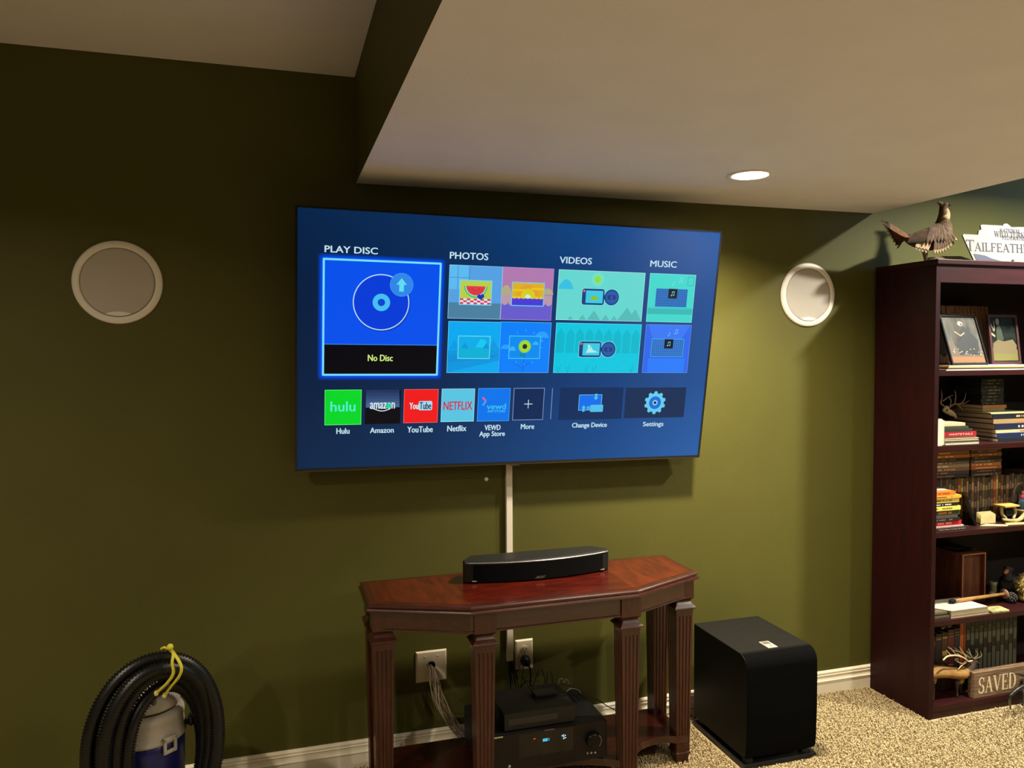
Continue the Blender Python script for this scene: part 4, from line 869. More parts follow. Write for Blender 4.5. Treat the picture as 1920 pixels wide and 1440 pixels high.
def upbook(x, w_, yf, dep, z, h, c, label, group, bands=None, name='book', cat='book', seed=0, lab=None, lean=0.0):
    M_ = Matrix.Translation((x, 0, z)) @ Matrix.Rotation(lean, 4, 'Y') @ Matrix.Translation((-x, 0, -z))
    t = thing(name, (x+w_/2, yf+dep/2, z), label, cat, group); cm = plain(*c, .5); cv = min(.002, w_*.2)
    x0, x1 = x+.0004, x+w_-.0004; m = MB()
    m.box((x0, yf, z), (x0+cv, yf+dep, z+h), M=M_); m.box((x1-cv, yf, z), (x1, yf+dep, z+h), M=M_); m.box((x0+cv, yf, z), (x1-cv, yf+cv, z+h), M=M_)
    m.build('cover', cm, t)
    MB().box((x0+cv, yf+cv, z+.002), (x1-cv, yf+dep-.002, z+h-.003), M=M_).build('pages', PAGES, t)
    if bands:
        for f0, f1 in bands[1]: MB().box((x0+w_*.08, yf-.0005, z+h*f0), (x1-w_*.08, yf, z+h*f1), M=M_).build('spine_band', ink(bands[0]), t)
    return t

# bottom shelf: upright books
zb = SZ[0]; yr_ = -.215; x_ = IX0
bot = [(.034, .225, (86, 48, 24), 'rust brown', None), (.030, .228, (52, 56, 34), 'dark green', ((150, 140, 90), [(.86, .9), (.5, .62)])), (.033, .232, (112, 70, 36), 'tan brown', None),
       (.030, .236, (44, 26, 32), 'plum', ((120, 70, 70), [(.82, .9)])), (.032, .240, (40, 30, 30), 'charcoal', ((160, 130, 70), [(.90, .915), (.93, .945)])),
       (.031, .243, (70, 50, 26), 'mottled brown', ((170, 140, 70), [(.90, .93), (.60, .68)])), (.033, .252, (92, 34, 30), 'maroon', ((176, 140, 70), [(.885, .895), (.925, .935), (.40, .41), (.30, .31)])),
       (.029, .255, (36, 34, 48), 'navy', ((170, 150, 90), [(.885, .895), (.925, .935), (.45, .50)])), (.018, .272, (170, 84, 30), 'orange', None), (.012, .278, (120, 58, 24), 'dark orange', None)]
for i, (w_, h_, c, nm, bd) in enumerate(bot):
    upbook(x_, w_, yr_, .17, zb, h_, c, 'upright %s book on the bottom shelf behind the elk and sign' % nm, 'upright books on the bottom shelf', bd, seed=i); x_ += w_+.0012
for i in range(12):
    upbook(x_, .0225, yr_, .17, zb, .283-.002*(i % 2), (20+(i % 3)*2, 22, 16), '%s dark green volume from the left, matching set on bottom shelf' % (['first']+ORD[1:])[i], 'matching dark green set', ((84, 82, 68), [(.10, .46), (.62, .90)] if i % 2 else [(.2, .55), (.7, .85)]), seed=i); x_ += .0237
# loose things on top of the books
def flatcard(name, px, z, h, c, label, cat, group=None, dz=0, mt=None):
    q = [atz(u_, v_, z) for u_, v_ in px]; q = [(p.x, max(min(p.y, BYB-.008), BYF-.004)) for p in q]
    m = MB(); m.prism(q, z+.0003, z+h); return tag(m.build(name, mt or plain(*c, .6)), label, cat, group)
zt = zb+.2445
upx = IX0+.05
t = thing('folded_cloth', (upx+.05, -.14, zb+.24), 'crumpled dark red and black cloth on top of the books, bottom shelf', 'cloth')
m = MB()
for i in range(6): m.blob((upx+.03+.022*i, -.16+.02*(i % 2), zb+.249+.004*(i % 3)), (.024, .03, .008+.003*(i % 2)), n=12)
m.build('folds', mat('dark_wine_cloth', rgb(46, 22, 26), .8, noise=.5, nscale=50), t)
t = thing('sunglasses', (upx+.145, -.19, zb+.256), 'black sunglasses lying on top of the books on the bottom shelf', 'glasses')
m = MB(); m.blob((upx+.13, -.205, zb+.262), (.014, .004, .009), n=14); m.blob((upx+.162, -.205, zb+.264), (.014, .004, .009), n=14); m.build('lens', mat('dark_lens', (0.06, 0.05, 0.05), .15), t)
m = MB(); m.tube([(upx+.114, -.207, zb+.266), (upx+.146, -.209, zb+.27), (upx+.178, -.207, zb+.268)], .002, 6); m.tube([(upx+.178, -.207, zb+.268), (upx+.18, -.13, zb+.262)], .0015, 6); m.tube([(upx+.114, -.207, zb+.266), (upx+.112, -.13, zb+.258)], .0015, 6); m.build('frame', BLACKP, t)

# elk figurine
t = thing('elk_figurine', (2.30, -.275, zb), 'brown bull elk figurine with pale antlers standing in front of the bottom shelf books', 'figurine')
ELK = mat('elk_hide', rgb(158, 116, 52), .7, col2=rgb(112, 78, 34), nscale=30); ELKD = mat('elk_dark_neck', rgb(62, 42, 24), .8, noise=.4, nscale=60)
ey = -.275
def ex(u, v, dy=0): p = aty(u, v, ey+dy); return Vector((p.x, p.y, p.z))
m = MB()
bd = [(1732, 1264, .018), (1742, 1262, .034), (1758, 1259, .038), (1774, 1260, .036), (1790, 1262, .037), (1802, 1262, .034), (1812, 1256, .026)]
m.tube(spline([ex(u_, v_) for u_, v_, r in bd], 4), [bd[min(6, i//4)][2]+(bd[min(6, i//4+1)][2]-bd[min(6, i//4)][2])*(i % 4)/4 for i in range(25)], 14, flat=.62)
m.blob(ex(1746, 1272), (.024, .020, .030)); m.blob(ex(1799, 1271), (.022, .019, .028))
m.build('body', ELK, t, fuse=.0028)
for u_, dy in ((1747, -.013), (1741, .013), (1795, -.012), (1802, .014)):
    p = ex(u_, 1276, dy); q_ = ex(u_+(3 if u_ < 1770 else -1), 1293, dy*1.1); z0_ = Vector((q_.x+(-.002 if u_ < 1770 else .001), q_.y, zb+.002))
    MB().tube(spline([p, q_, q_.lerp(z0_, .5)+Vector((.002, 0, 0)), z0_], 3), [.011, .009, .007, .0055, .0045, .004, .0042, .004, .0045, .006], 8).build('leg', ELKD, t)
m = MB(); m.tube(spline([ex(1804, 1264), ex(1814, 1256), ex(1821, 1246), ex(1826, 1239)], 4), [.030, .030, .029, .028, .027, .025, .023, .021, .019, .017, .016, .015, .014], 12, flat=.75)
m.tube([ex(1822, 1240), ex(1830, 1241), ex(1835, 1245)], [.014, .009, .006], 10)
m.tube([ex(1818, 1238, -.008), ex(1813, 1235, -.018)], [.004, .002], 6); m.tube([ex(1818, 1238, .008), ex(1814, 1234, .018)], [.004, .002], 6)
m.build('neck_and_head', ELKD, t, fuse=.0028)
ANT = mat('pale_antler', rgb(206, 186, 150), .5)
for s, dy in ((0, -.012), (1, .02)):
    m = MB()
    beam = [(1823, 1239), (1815, 1240), (1808, 1234), (1797, 1230), (1788, 1229), (1776, 1231), (1768, 1238)] if s == 0 else [(1822, 1237), (1812, 1229), (1800, 1223), (1786, 1219), (1777, 1213)]
    B = [ex(u_, v_, dy*(1+.5*i)) for i, (u_, v_) in enumerate(beam)]; m.tube(spline(B, 4), .0034, 6)
    tines = [((1811, 1236), (1796, 1227), (1795, 1226)), ((1811, 1241), (1804, 1244), (1794, 1240)), ((1812, 1242), (1803, 1248), (1796, 1256)), ((1797, 1230), (1783, 1228), (1774, 1219)), ((1793, 1228), (1786, 1220), (1783, 1215)), ((1812, 1233), (1806, 1224), (1799, 1213))] if s == 0 else \
            [((1824, 1236), (1818, 1226), (1811, 1221)), ((1822, 1234), (1819, 1224), (1816, 1216)), ((1825, 1235), (1833, 1228), (1830, 1219)), ((1826, 1236), (1840, 1230), (1838, 1221)), ((1800, 1223), (1795, 1219), (1789, 1214))]
    for tn_ in tines: m.tube(spline([ex(u_, v_, dy*(1+.6*i)) for i, (u_, v_) in enumerate(tn_)], 4), [.0030-.0002*i for i in range(9)], 6)
    m.build('antler', ANT, t)

# SAVED sign
sgy = BYF+.012
a = aty(1826, 1296, sgy); b = aty(1826, 1263, sgy)
SW_, SH_ = .30, b.z-zb
t = thing('saved_sign', (a.x+SW_/2, sgy+.014, zb), 'weathered wooden block sign reading SAVED on the bottom shelf', 'sign')
MB().box((a.x, sgy, zb+.0003), (a.x+SW_, sgy+.030, b.z), bev=.0015).build('plank', mat('weathered_wood', rgb(128, 100, 72), .8, col2=rgb(84, 64, 46), nscale=14, stretch=(1, 6, 10), bump=.3), t)
m = MB(); serif(m, 'SAVED', (a.x+.022, sgy-.0008, zb+SH_*.17), (1, 0, 0), (0, 0, 1), SH_*.64, width=.205); m.build('lettering', plain(214, 196, 158, .7), t)

# black iron figure standing on the carpet in front of the bookcase, mostly outside the frame
t = thing('iron_sculpture', (2.72, -.44, 0), 'black metal leggy sculpture on the carpet at the right edge before the bookcase', 'sculpture')
IRON = mat('black_iron', (0.03, 0.03, 0.028), .35, metal=.6); iy = -.43
def ix(u, v, y=iy): return Vector(pt(u, v, y))
m = MB()
g = atz(1886, 1324, .008); g.y = min(g.y, -.365)
m.tube(spline([g, ix(1893, 1309), ix(1902, 1297), ix(1914, 1289), ix(1930, 1282)], 5), [.0035+.0003*i for i in range(21)], 8); m.build('leg', IRON, t)
g2 = atz(1910, 1321, .008); g2.y = min(g2.y, -.365); m = MB(); m.tube(spline([g2, Vector((g2.x+.02, g2.y+.01, .05)), Vector((g2.x+.03, g2.y+.03, .10)), ix(1930, 1282)], 5), [.0035+.0003*i for i in range(16)], 8); m.build('leg', IRON, t)
p = ix(1930, 1282); m = MB()
m.tube(spline([p, p+Vector((.10, .0, .02)), p+Vector((.19, -.0, .01)), p+Vector((.22, .0, -.0))], 5), [.012, .016, .02, .024, .026, .027, .028, .028, .028, .028, .027, .026, .025, .023, .02, .016], 10); m.build('body', IRON, t)
m = MB(); m.tube(spline([ix(1906, 1263), ix(1916, 1266), ix(1932, 1268), p+Vector((.05, 0, .02))], 5), [.002+.0006*i for i in range(16)], 8); m.build('horn', IRON, t)
for dx in (.16, .2):
    m = MB(); m.tube(spline([p+Vector((dx, 0, 0)), p+Vector((dx+.03, -.02, -.05)), Vector((p.x+dx+.02, p.y-.03, .006))], 5), [.008-.0004*i for i in range(11)], 8); m.build('leg', IRON, t)

# ------------------------------------------------------------------ shelf 4 (second from the bottom)
z4 = SZ[1]
WB = mat('wooden_box_brown', rgb(104, 56, 34), .55, col2=rgb(70, 34, 20), nscale=8, stretch=(8, 8, 1), bump=.1)
WE = mat('wooden_box_edge', rgb(150, 92, 62), .5, noise=.2, nscale=20)
pL = aty(1803, 1112, -.19); pR = aty(1847, 1108, -.19); pT = aty(1803, 1040, -.19)
X0_, X1_, zT_ = pL.x, pR.x, pT.z
t = thing('open_wooden_box', ((X0_+X1_)/2, -.12, z4), 'reddish brown wooden box standing open to the front on the second lowest shelf', 'box')
y0_, y1_ = -.190, -.030; th = .007; xo = -.0
MB().box((X0_, y0_, z4+.0003), (X0_+th, y1_, zT_)).build('side', WB, t); MB().box((X1_-th, y0_, z4+.0003), (X1_, y1_, zT_)).build('side', WB, t)
MB().box((X0_+th, y0_, zT_-th), (X1_-th, y1_, zT_)).build('top', WB, t); MB().box((X0_+th, y0_, z4+.0003), (X1_-th, y1_, z4+th)).build('bottom', WB, t)
MB().box((X0_+th, y0_+.02, z4+th), (X1_-th, y0_+.026, zT_-th)).build('inner_panel', WB, t)
frame(MB(), X0_, X1_, z4+.0003, zT_, .0055, 0, .0015, M=Matrix(((1, 0, 0, 0), (0, 0, 1, y0_-.0015), (0, 1, 0, 0), (0, 0, 0, 1)))).build('front_edge', WE, t)
t = thing('felt_hat', ((X0_+X1_)/2, -.11, zT_), 'dark flattened cap with a pale edge on top of the wooden box', 'hat')
m = MB(); m.blob(((X0_+X1_)/2-.022, -.10, zT_+.0105), (.045, .05, .010), n=16); m.blob(((X0_+X1_)/2+.02, -.14, zT_+.006), (.03, .03, .0045), n=14); m.build('fabric', mat('dark_fabric', (0.03, 0.026, 0.022), .9), t)
m = MB(); m.tube([((X0_+X1_)/2+.02, -.165, zT_+.012), ((X0_+X1_)/2+.045, -.16, zT_+.009), ((X0_+X1_)/2+.054, -.14, zT_+.006)], .0022, 6); m.build('brim_edge', plain(130, 116, 96), t)
# flat stack in front left
fz = z4
for i, (h_, c, nm, px1) in enumerate((( .007, (60, 52, 40), 'dark olive', 1783), (.005, (96, 86, 66), 'grey brown', 1784), (.006, (40, 32, 24), 'near black', 1785), (.009, (112, 98, 76), 'khaki', 1790))):
    xr = aty(px1, 1165, -.315).x
    flatbook(IX0+.001, xr, -.318+.004*i, .13, fz, h_, c, 'thin %s booklet at the left end of the second lowest shelf' % nm, 'booklets at the left end', name='booklet', cat='booklet', pages='case'); fz += h_
q0 = aty(1785, 1153, -.325); q1 = aty(1857, 1141, -.325)
flatbook(q0.x, q1.x, -.322, .15, z4, .014, (150, 134, 108), 'lower pale paperback lying at the front of the second lowest shelf', 'paperbacks under the turkey call', pages='front')
flatbook(q0.x+.002, q1.x-.003, -.320, .145, z4+.014, .013, (118, 104, 84), 'upper pale paperback with white pages, second lowest shelf', 'paperbacks under the turkey call', pages='front')
tag(MB().prism([(q0.x-.055, -.245), (q0.x+.005, -.318), (q1.x-.006, -.316), (q1.x-.02, -.195), (q0.x-.02, -.185)], z4+.0283, z4+.0305).build('white_paper', mat('cream_paper', (0.72, 0.64, 0.48), .7, noise=.25, nscale=30)), 'cream paper sheet lying on the pale paperbacks', 'paper')
r0 = aty(1857, 1150, -.31); tag(MB().prism([(r0.x, -.322), (r0.x+.085, -.325), (r0.x+.095, -.27), (r0.x+.012, -.262)], z4+.0003, z4+.006).build('yellow_card', mat('yellow_card', rgb(196, 176, 110), .6, col2=rgb(120, 130, 90), nscale=40)), 'pale yellow printed card at the front edge right of the paperbacks', 'card')
# peg call
t = thing('turkey_call', (2.46, -.24, z4+.04), 'tan wooden striker rod with a round disc lying across the shelf', 'game call')
ra = Vector(pt(1790, 1126, -.245)); rb = Vector(pt(1883, 1117, -.235)); ra.z = rb.z = z4+.0395
m = MB(); m.tube([ra, ra.lerp(rb, .1), rb], [.0075, .0085, .0065], 12); m.build('rod', mat('tan_wood', rgb(176, 128, 74), .5, noise=.3, nscale=30), t)
m = MB(); d_ = (rb-ra).normalized(); m.lathe([(.0005, -.003), (.0205, -.003), (.0215, 0), (.0205, .003), (.0005, .003)], rb, d_, 28); m.build('disc', mat('pink_brown_disc', rgb(150, 110, 90), .5), t)
m = MB(); m.blob(ra-d_*.012, (.018, .011, .010)); m.build('black_tip', BLACKM, t)
t = thing('pinecone_ornament', (rb.x+.035, -.24, z4), 'dark knobbly pinecone ornament right of the wooden rod', 'ornament')
m = MB(); r = random.Random(3)
for i in range(60):
    a = i*2.4; k = i/60; rr = .020*math.sin(PI*(k*.8+.12)); c = Vector((rb.x+.012+.045*k, -.24+rr*math.cos(a), z4+.022+rr*math.sin(a))); m.blob(c, (.006, .006, .005), n=6)
m.blob((rb.x+.034, -.24, z4+.022), (.026, .016, .016)); m.build('scales', mat('dark_cone', (0.05, 0.045, 0.035), .6, noise=.6, nscale=90), t)
# mallard decoy, boot mug, yellow plush
dk = Vector(pt(1888, 1095, -.16)); t = thing('duck_decoy', (dk.x, -.15, z4), 'dark mallard duck decoy with an orange bill behind the rod', 'decoy')
m = MB(); m.tube(spline([(dk.x-.005, -.16, z4+.05), (dk.x+.02, -.15, z4+.045), (dk.x+.06, -.14, z4+.05), (dk.x+.09, -.14, z4+.06)], 4), [.022, .03, .036, .04, .043, .044, .044, .043, .04, .034, .028, .02, .012], 12)
m.tube([(dk.x+.005, -.16, z4+.07), (dk.x-.002, -.162, z4+.105), (dk.x+.006, -.163, z4+.125), (dk.x+.008, -.163, z4+.13)], [.022, .016, .021, .012], 12); m.build('body', mat('duck_dark', (0.035, 0.036, 0.036), .6, noise=.4, nscale=40), t, fuse=.003)
m = MB(); m.tube([(dk.x-.008, -.167, z4+.118), (dk.x-.027, -.176, z4+.112), (dk.x-.036, -.181, z4+.106)], [.009, .009, .005], 10, flat=.6); m.build('bill', plain(190, 120, 70), t)
m = MB(); m.tube([(dk.x+.03, -.19, z4+.03), (dk.x+.05, -.195, z4+.042)], [.004, .010], 8, flat=.4); m.build('wing_patch', plain(170, 165, 150), t)
bt = Vector(pt(1862, 1100, -.15)); t = thing('boot_ornament', (bt.x, -.15, z4), 'small pale boot-shaped mug between the wooden box and the duck', 'mug')
m = MB(); m.lathe([(.013, .02), (.0125, .045), (.016, .066), (.0135, .066)], (bt.x+.002, -.15, z4), n=24); m.tube([(bt.x+.004, -.15, z4+.014), (bt.x-.006, -.152, z4+.013), (bt.x-.022, -.155, z4+.010)], [.0138, .0125, .009], 12); m.build('ceramic', plain(118, 112, 88, .4), t)
pl = Vector(pt(1920, 1100, -.25)); t = thing('straw_bird', (pl.x, -.25, z4), 'shaggy pale yellow straw bird at the right edge, second lowest shelf', 'figurine')
m = MB(); r = random.Random(5); cc = Vector((pl.x+.006, -.25, z4+.075))
for i in range(260):
    u1, u2 = r.uniform(-1, 1), r.uniform(0, 2*PI); s_ = math.sqrt(1-u1*u1); d = Vector((s_*math.cos(u2), s_*math.sin(u2), u1)); b0 = cc+Vector((d.x*.030, d.y*.03, d.z*.045)); m.tube([b0, b0+d*.012+Vector((0, 0, -.004))], [.0022, .0004], 3)
m.blob(cc, (.030, .030, .045)); m.build('straw', mat('straw', rgb(190, 166, 100), .9, noise=.3, nscale=50), t)
m = MB(); m.blob((pl.x+.01, -.25, z4+.018), (.034, .03, .018)); m.build('base', plain(150, 120, 60), t)

# ------------------------------------------------------------------ shelf 3: bright book stack, frame, row of cases, stacks above
z3 = SZ[2]
bright = [(.0125, (44, 32, 26), 'black', 'Wild About Turkey & More', (206, 190, 170), .19), (.006, (196, 176, 170), 'white', None, None, .175), (.019, (196, 30, 38), 'red', 't', (236, 190, 180), .165), (.013, (24, 20, 20), 'black thin', 't', (110, 104, 96), .15),
          (.010, (76, 66, 58), 'grey brown', None, None, .14), (.021, (46, 58, 40), 'dark green', 't', (220, 120, 50), .155), (.017, (226, 206, 96), 'lower yellow', 't', (120, 110, 40), .152), (.014, (22, 16, 14), 'black and white titled', 't', (220, 214, 200), .14),
          (.018, (230, 210, 100), 'upper yellow', 't', (130, 116, 40), .15), (.012, (232, 160, 62), 'golden orange', 't', (90, 50, 20), .155), (.016, (226, 116, 34), 'bright orange', 't', (150, 60, 20), .125)]
z_ = z3
for i, (h_, c, nm, tt, tc, w_) in enumerate(bright):
    if tt and tt != 't': flatbook(IX0+.001, IX0+w_, -.318, .2, z_, h_, c, 'black book titled Wild About Turkey & More at the bottom of the bright stack', 'bright stack of books', tc=tc, txt=tt)
    else: flatbook(IX0+.002, IX0+w_*.9+.012, -.310+.003*(i % 3), .15, z_, h_, c, '%s book in the bright flat stack, %s from the bottom' % (nm, ORD[i]), 'bright stack of books', title=(.08, .75) if tt else None, tc=tc or (0, 0, 0), seed=i)
    z_ += h_
tag(MB().box((IX0+.003, -.285, z_+.0004), (IX0+.105, -.2, z_+.004), bev=.001).build('white_case', plain(196, 186, 170)), 'thin white case on top of the bright flat stack', 'disc case')
tag(MB().box((IX0+.003, -.26, z_+.0045), (IX0+.066, -.19, z_+.022), bev=.001).build('tan_box', plain(128, 100, 66)), 'small tan box on the thin white case', 'box')
# leaning black frame seen from the side
f0 = Vector(pt(1838, 982, -.26)); f1 = Vector(pt(1820, 930, -.15))
t = thing('leaning_photo_frame', (f0.x, -.2, z3), 'black photo frame leaning back beside the bright stack', 'picture frame')
FM = Matrix.Translation((f0.x-.012, -.235, z3+.002)) @ Matrix.Rotation(math.radians(52), 4, 'Z') @ Matrix.Rotation(math.radians(-17), 4, 'X')
frame(MB(), -.06, .06, 0, .125, .013, -.004, .004, M=FM @ Matrix.Rotation(PI/2, 4, 'X')).build('frame', BLACKP, t)
MB().box((-.048, -.002, .012), (.048, .001, .114), M=FM).build('photo', plain(150, 140, 124), t)
# row of upright cases at the back
x_ = IX0; r = random.Random(11); i = 0
cols = [(90, 82, 58), (70, 62, 46), (52, 50, 44), (84, 62, 50), (120, 60, 28), (132, 112, 58), (70, 48, 40), (96, 70, 44), (40, 34, 32), (110, 84, 60), (62, 46, 44), (88, 76, 66), (58, 38, 30)]
cn = ['olive', 'khaki', 'grey', 'dusty brown', 'rust', 'mustard', 'dark brown', 'tan', 'black', 'sand', 'mauve', 'grey beige', 'umber']
while x_ < BX1-.10:
    w_ = r.choice((.0145, .0145, .016, .013)); c = cols[i % 13]; h_ = r.uniform(.182, .192)
    upbook(x_, w_, -.190, .135, z3, h_, c, '%s upright disc case, %s from the left in the middle shelf row' % (cn[i % 13], '%d%s' % (i+1, {1: 'st', 2: 'nd', 3: 'rd'}.get((i+1) % 10 if (i+1) not in (11, 12, 13) else 0, 'th'))), 'upright disc cases on the middle shelf', ((min(255, c[0]+70), min(255, c[1]+60), min(255, c[2]+50)), [(r.uniform(.1, .3), r.uniform(.4, .55)), (r.uniform(.65, .7), r.uniform(.75, .9))]), name='disc_case', cat='disc case', seed=i)
    x_ += w_+.0008; i += 1
# flat stacks of cases above the row
zz = z3+.193
def casestack(x0, x1, yf, z, n, hs, cl, where, sd, dep=.135):
    r = random.Random(sd)
    for i in range(n):
        c, nm = cl[i % len(cl)]; h_ = hs
        flatbook(x0+r.uniform(0, .004), x1-r.uniform(0, .004), yf+r.uniform(0, .004), dep, z, h_, c, '%s flat disc case, %s from bottom, %s' % (nm, ORD[i], where), 'disc cases in the '+where,
                 title=(r.uniform(.05, .3), r.uniform(.6, .92)), tc=(min(255, c[0]+90), min(255, c[1]+80), min(255, c[2]+70)), seed=sd*20+i, name='disc_case', cat='disc case', pages='case')
        z += h_
    return z
A_ = [((40, 32, 36), 'black'), ((64, 50, 60), 'dusky purple'), ((120, 88, 66), 'brown'), ((150, 128, 104), 'pale grey'), ((104, 92, 84), 'grey'), ((46, 36, 32), 'charcoal'), ((176, 118, 60), 'light orange'), ((140, 90, 52), 'caramel'), ((70, 56, 60), 'slate'), ((150, 130, 90), 'sand')]
B_ = [((64, 44, 48), 'dark plum'), ((36, 30, 30), 'black'), ((150, 84, 48), 'rust'), ((170, 108, 56), 'orange'), ((70, 62, 56), 'grey'), ((56, 40, 46), 'dusky'), ((156, 96, 40), 'amber'), ((62, 46, 56), 'purple grey'), ((176, 110, 60), 'light rust'), ((90, 62, 56), 'brown')]
xm = aty(1818, 870, -.21).x
# stacks hang on the row, front faces in line with it
casestack(IX0+.002, xm-.002, -.215, zz, 9, .0139, A_, 'left stack under the third shelf', 1)
xm2 = aty(1877, 870, -.21).x
casestack(xm+.002, xm2, -.215, zz, 9, .0139, B_, 'right stack under the third shelf', 2)
upbook(xm2+.030, .022, -.10, .07, zz, .062, (110, 44, 34), 'small dark red box standing behind the right stack of disc cases', 'boxes above the case row', name='small_box', cat='box')
# things in front
wc = Vector(pt(1856, 977, -.27)); t = thing('cream_booklet_pile', (wc.x, -.25, z3), 'pile of cream greeting cards standing in front of the upright cases', 'cards')
for k in range(4): MB().box((wc.x-.040+.004*k, -.262+.010*k, z3+.0005), (wc.x+.040+.003*k, -.259+.010*k, z3+.038+.002*k)).build('card', mat('cream_card', rgb(206, 188, 134), .7, noise=.2, nscale=60), t)
tag(MB().prism([(wc.x-.075, -.29), (wc.x+.03, -.326), (wc.x+.055, -.31), (wc.x-.02, -.27)], z3+.0003, z3+.002).build('paper_slip', plain(190, 170, 128)), 'loose paper slip lying near the shelf edge on the middle shelf', 'paper')
tag(MB().prism([(wc.x+.05, -.31), (wc.x+.17, -.325), (wc.x+.19, -.30), (wc.x+.07, -.28)], z3+.0003, z3+.0022).build('paper_slip', plain(206, 188, 110)), 'loose yellowish paper slip at the right of the middle shelf edge', 'paper')
hb_ = Vector(pt(1889, 962, -.25)); t = thing('carved_antler_block', (hb_.x, -.25, z3), 'tan topped carved antler holder on the middle shelf', 'ornament')
hz = aty(1889, 946, -.25).z
MB().prism([(hb_.x-.042, -.275), (hb_.x+.038, -.275), (hb_.x+.045, -.215), (hb_.x-.05, -.215)], hz-.006, hz).build('top_slab', mat('golden_wood', rgb(214, 166, 88), .5, noise=.2, nscale=30), t)
BONE = mat('bone_antler', rgb(168, 150, 100), .55, noise=.35, nscale=40)
for sx in (-.03, .03): MB().tube(spline([(hb_.x+sx*1.1, -.25, hz-.006), (hb_.x+sx*1.2, -.255, (hz+z3)/2), (hb_.x+sx*.6, -.262, z3+.010)], 5), .0065, 8).build('antler_leg', BONE, t)
MB().tube(spline([(hb_.x-.05, -.27, z3+.014), (hb_.x-.01, -.28, z3+.009), (hb_.x+.03, -.28, z3+.010), (hb_.x+.075, -.27, z3+.03)], 5), [.006]*6+[.008]*5+[.009]*5, 10).build('antler_base', BONE, t)
MB().box((hb_.x-.022, -.262, z3+.022), (hb_.x+.022, -.235, z3+.05), bev=.003).build('dark_core', BLACKM, t)
gl = Vector(pt(1916, 962, -.24)); t = thing('glass_dome_figure', (gl.x, -.24, z3), 'clear glass dome with small pink and blue figure on the middle shelf', 'ornament')
gm = bpy.data.materials.new('clear_glass'); gm.use_nodes = True; gb = gm.node_tree.nodes['Principled BSDF']; gb.inputs['Transmission Weight'].default_value = 1; gb.inputs['Roughness'].default_value = .03; gb.inputs['IOR'].default_value = 1.2
MB().lathe([(.045, .045), (.047, .09), (.044, .12), (.034, .142), (.018, .153), (.0005, .156)], (gl.x+.018, -.24, z3), n=32).build('glass_dome', gm, t)
MB().lathe([(.0005, .012), (.030, .012), (.040, .022), (.046, .04), (.046, .045), (.0005, .045)], (gl.x+.018, -.24, z3), n=32).build('base', BONE, t)
MB().lathe([(.0005, .0005), (.02, .0005), (.016, .006), (.018, .012)], (gl.x+.018, -.24, z3), n=24).build('foot', BONE, t)
m = MB(); m.tube([(gl.x-.004, -.24, z3+.046), (gl.x-.004, -.24, z3+.07), (gl.x-.002, -.24, z3+.088)], [.014, .013, .008], 12); m.build('blue_skirt', plain(56, 90, 110), t)
m = MB(); m.blob((gl.x+.004, -.242, z3+.098), (.013, .010, .012)); m.build('pink_shawl', plain(226, 90, 150), t)
m = MB(); m.blob((gl.x+.005, -.242, z3+.115), (.007, .007, .008)); m.build('figure_head', plain(230, 180, 140), t)
m = MB(); m.blob((gl.x+.018, -.238, z3+.07), (.008, .008, .026)); m.build('red_figure', plain(170, 30, 40), t)

# ------------------------------------------------------------------ shelf 2: skull mount, boxes, stacks
z2 = SZ[3]
# left pile
w0 = aty(1764, 800, -.315).x
t = thing('white_binder', (IX0+.02, -.25, z2), 'thick white binder standing at the left end of the third shelf', 'binder')
zt_ = aty(1766, 786, -.315).z
m = MB(); m.box((IX0+.003, -.326, z2+.0004), (IX0+.007, -.15, zt_), bev=.001); m.box((IX0+.046, -.305, z2+.0004), (IX0+.050, -.15, zt_), bev=.001); m.box((IX0+.003, -.328, z2+.0004), (IX0+.030, -.324, zt_), bev=.001)
m.build('cover', mat('ivory_cover', (0.66, 0.60, 0.46), .6), t); MB().box((IX0+.008, -.322, z2+.003), (IX0+.045, -.16, zt_-.004)).build('pages', PAGES, t)
lp = [(.017, (40, 34, 28), 'dark bottom', None, None, .212), (.010, (196, 184, 160), 'white magazine', None, None, .21), (.006, (90, 60, 40), 'brown', None, None, .20), (.0185, (150, 22, 34), 'red whitetail hunting', 'WHITETAILS', (240, 190, 180), .205), (.012, (44, 46, 38), 'dark grey', None, None, .185), (.011, (56, 60, 46), 'olive', None, None, .165), (.013, (190, 176, 140), 'cream', None, None, .15)]
z_ = z2; x0_ = IX0+.053
for i, (h_, c, nm, tt, tc, w_) in enumerate(lp):
    flatbook(x0_, x0_+w_*.83, -.322+.004*i, .17, z_, h_, c, '%s book lying beside the white binder, %s from the bottom' % (nm, ORD[i]), 'flat books beside the white binder', tc=tc or (0, 0, 0), txt=tt, pages='front' if i in (0, 1) else 'side'); z_ += h_
topz = z_
# box behind
c1 = aty(1808, 797, -.12); c2 = aty(1838, 758, -.12); t = thing('cardboard_box', ((c1.x+c2.x)/2, -.1, z2), 'tan cardboard box with a printed label behind the flat books', 'box')
MB().box((c1.x, -.122, z2+.0004), (c2.x, -.04, c2.z), bev=.001).build('carton', mat('cardboard', rgb(150, 118, 74), .85, noise=.15, nscale=20), t)
MB().box((c1.x+.018, -.1235, z2+.03), (c2.x-.008, -.122, z2+.112)).build('printed_label', mat('green_label', rgb(120, 110, 66), .7, col2=rgb(70, 66, 42), nscale=60), t)
c1 = aty(1796, 760, -.06); c2 = aty(1809, 730, -.06); tag(MB().box((c1.x, -.07, z2+.0004), (c2.x, -.04, c2.z), bev=.002).build('wood_post', mat('post_wood', rgb(124, 92, 54), .8, noise=.4, nscale=40, stretch=(6, 6, 1))), 'narrow upright wood block behind the antlers on the third shelf', 'wood block')
t = thing('skull_mount', (IX0+.12, -.15, z2), 'small deer skull with antlers on a dark plaque at the left of the third shelf', 'skull')
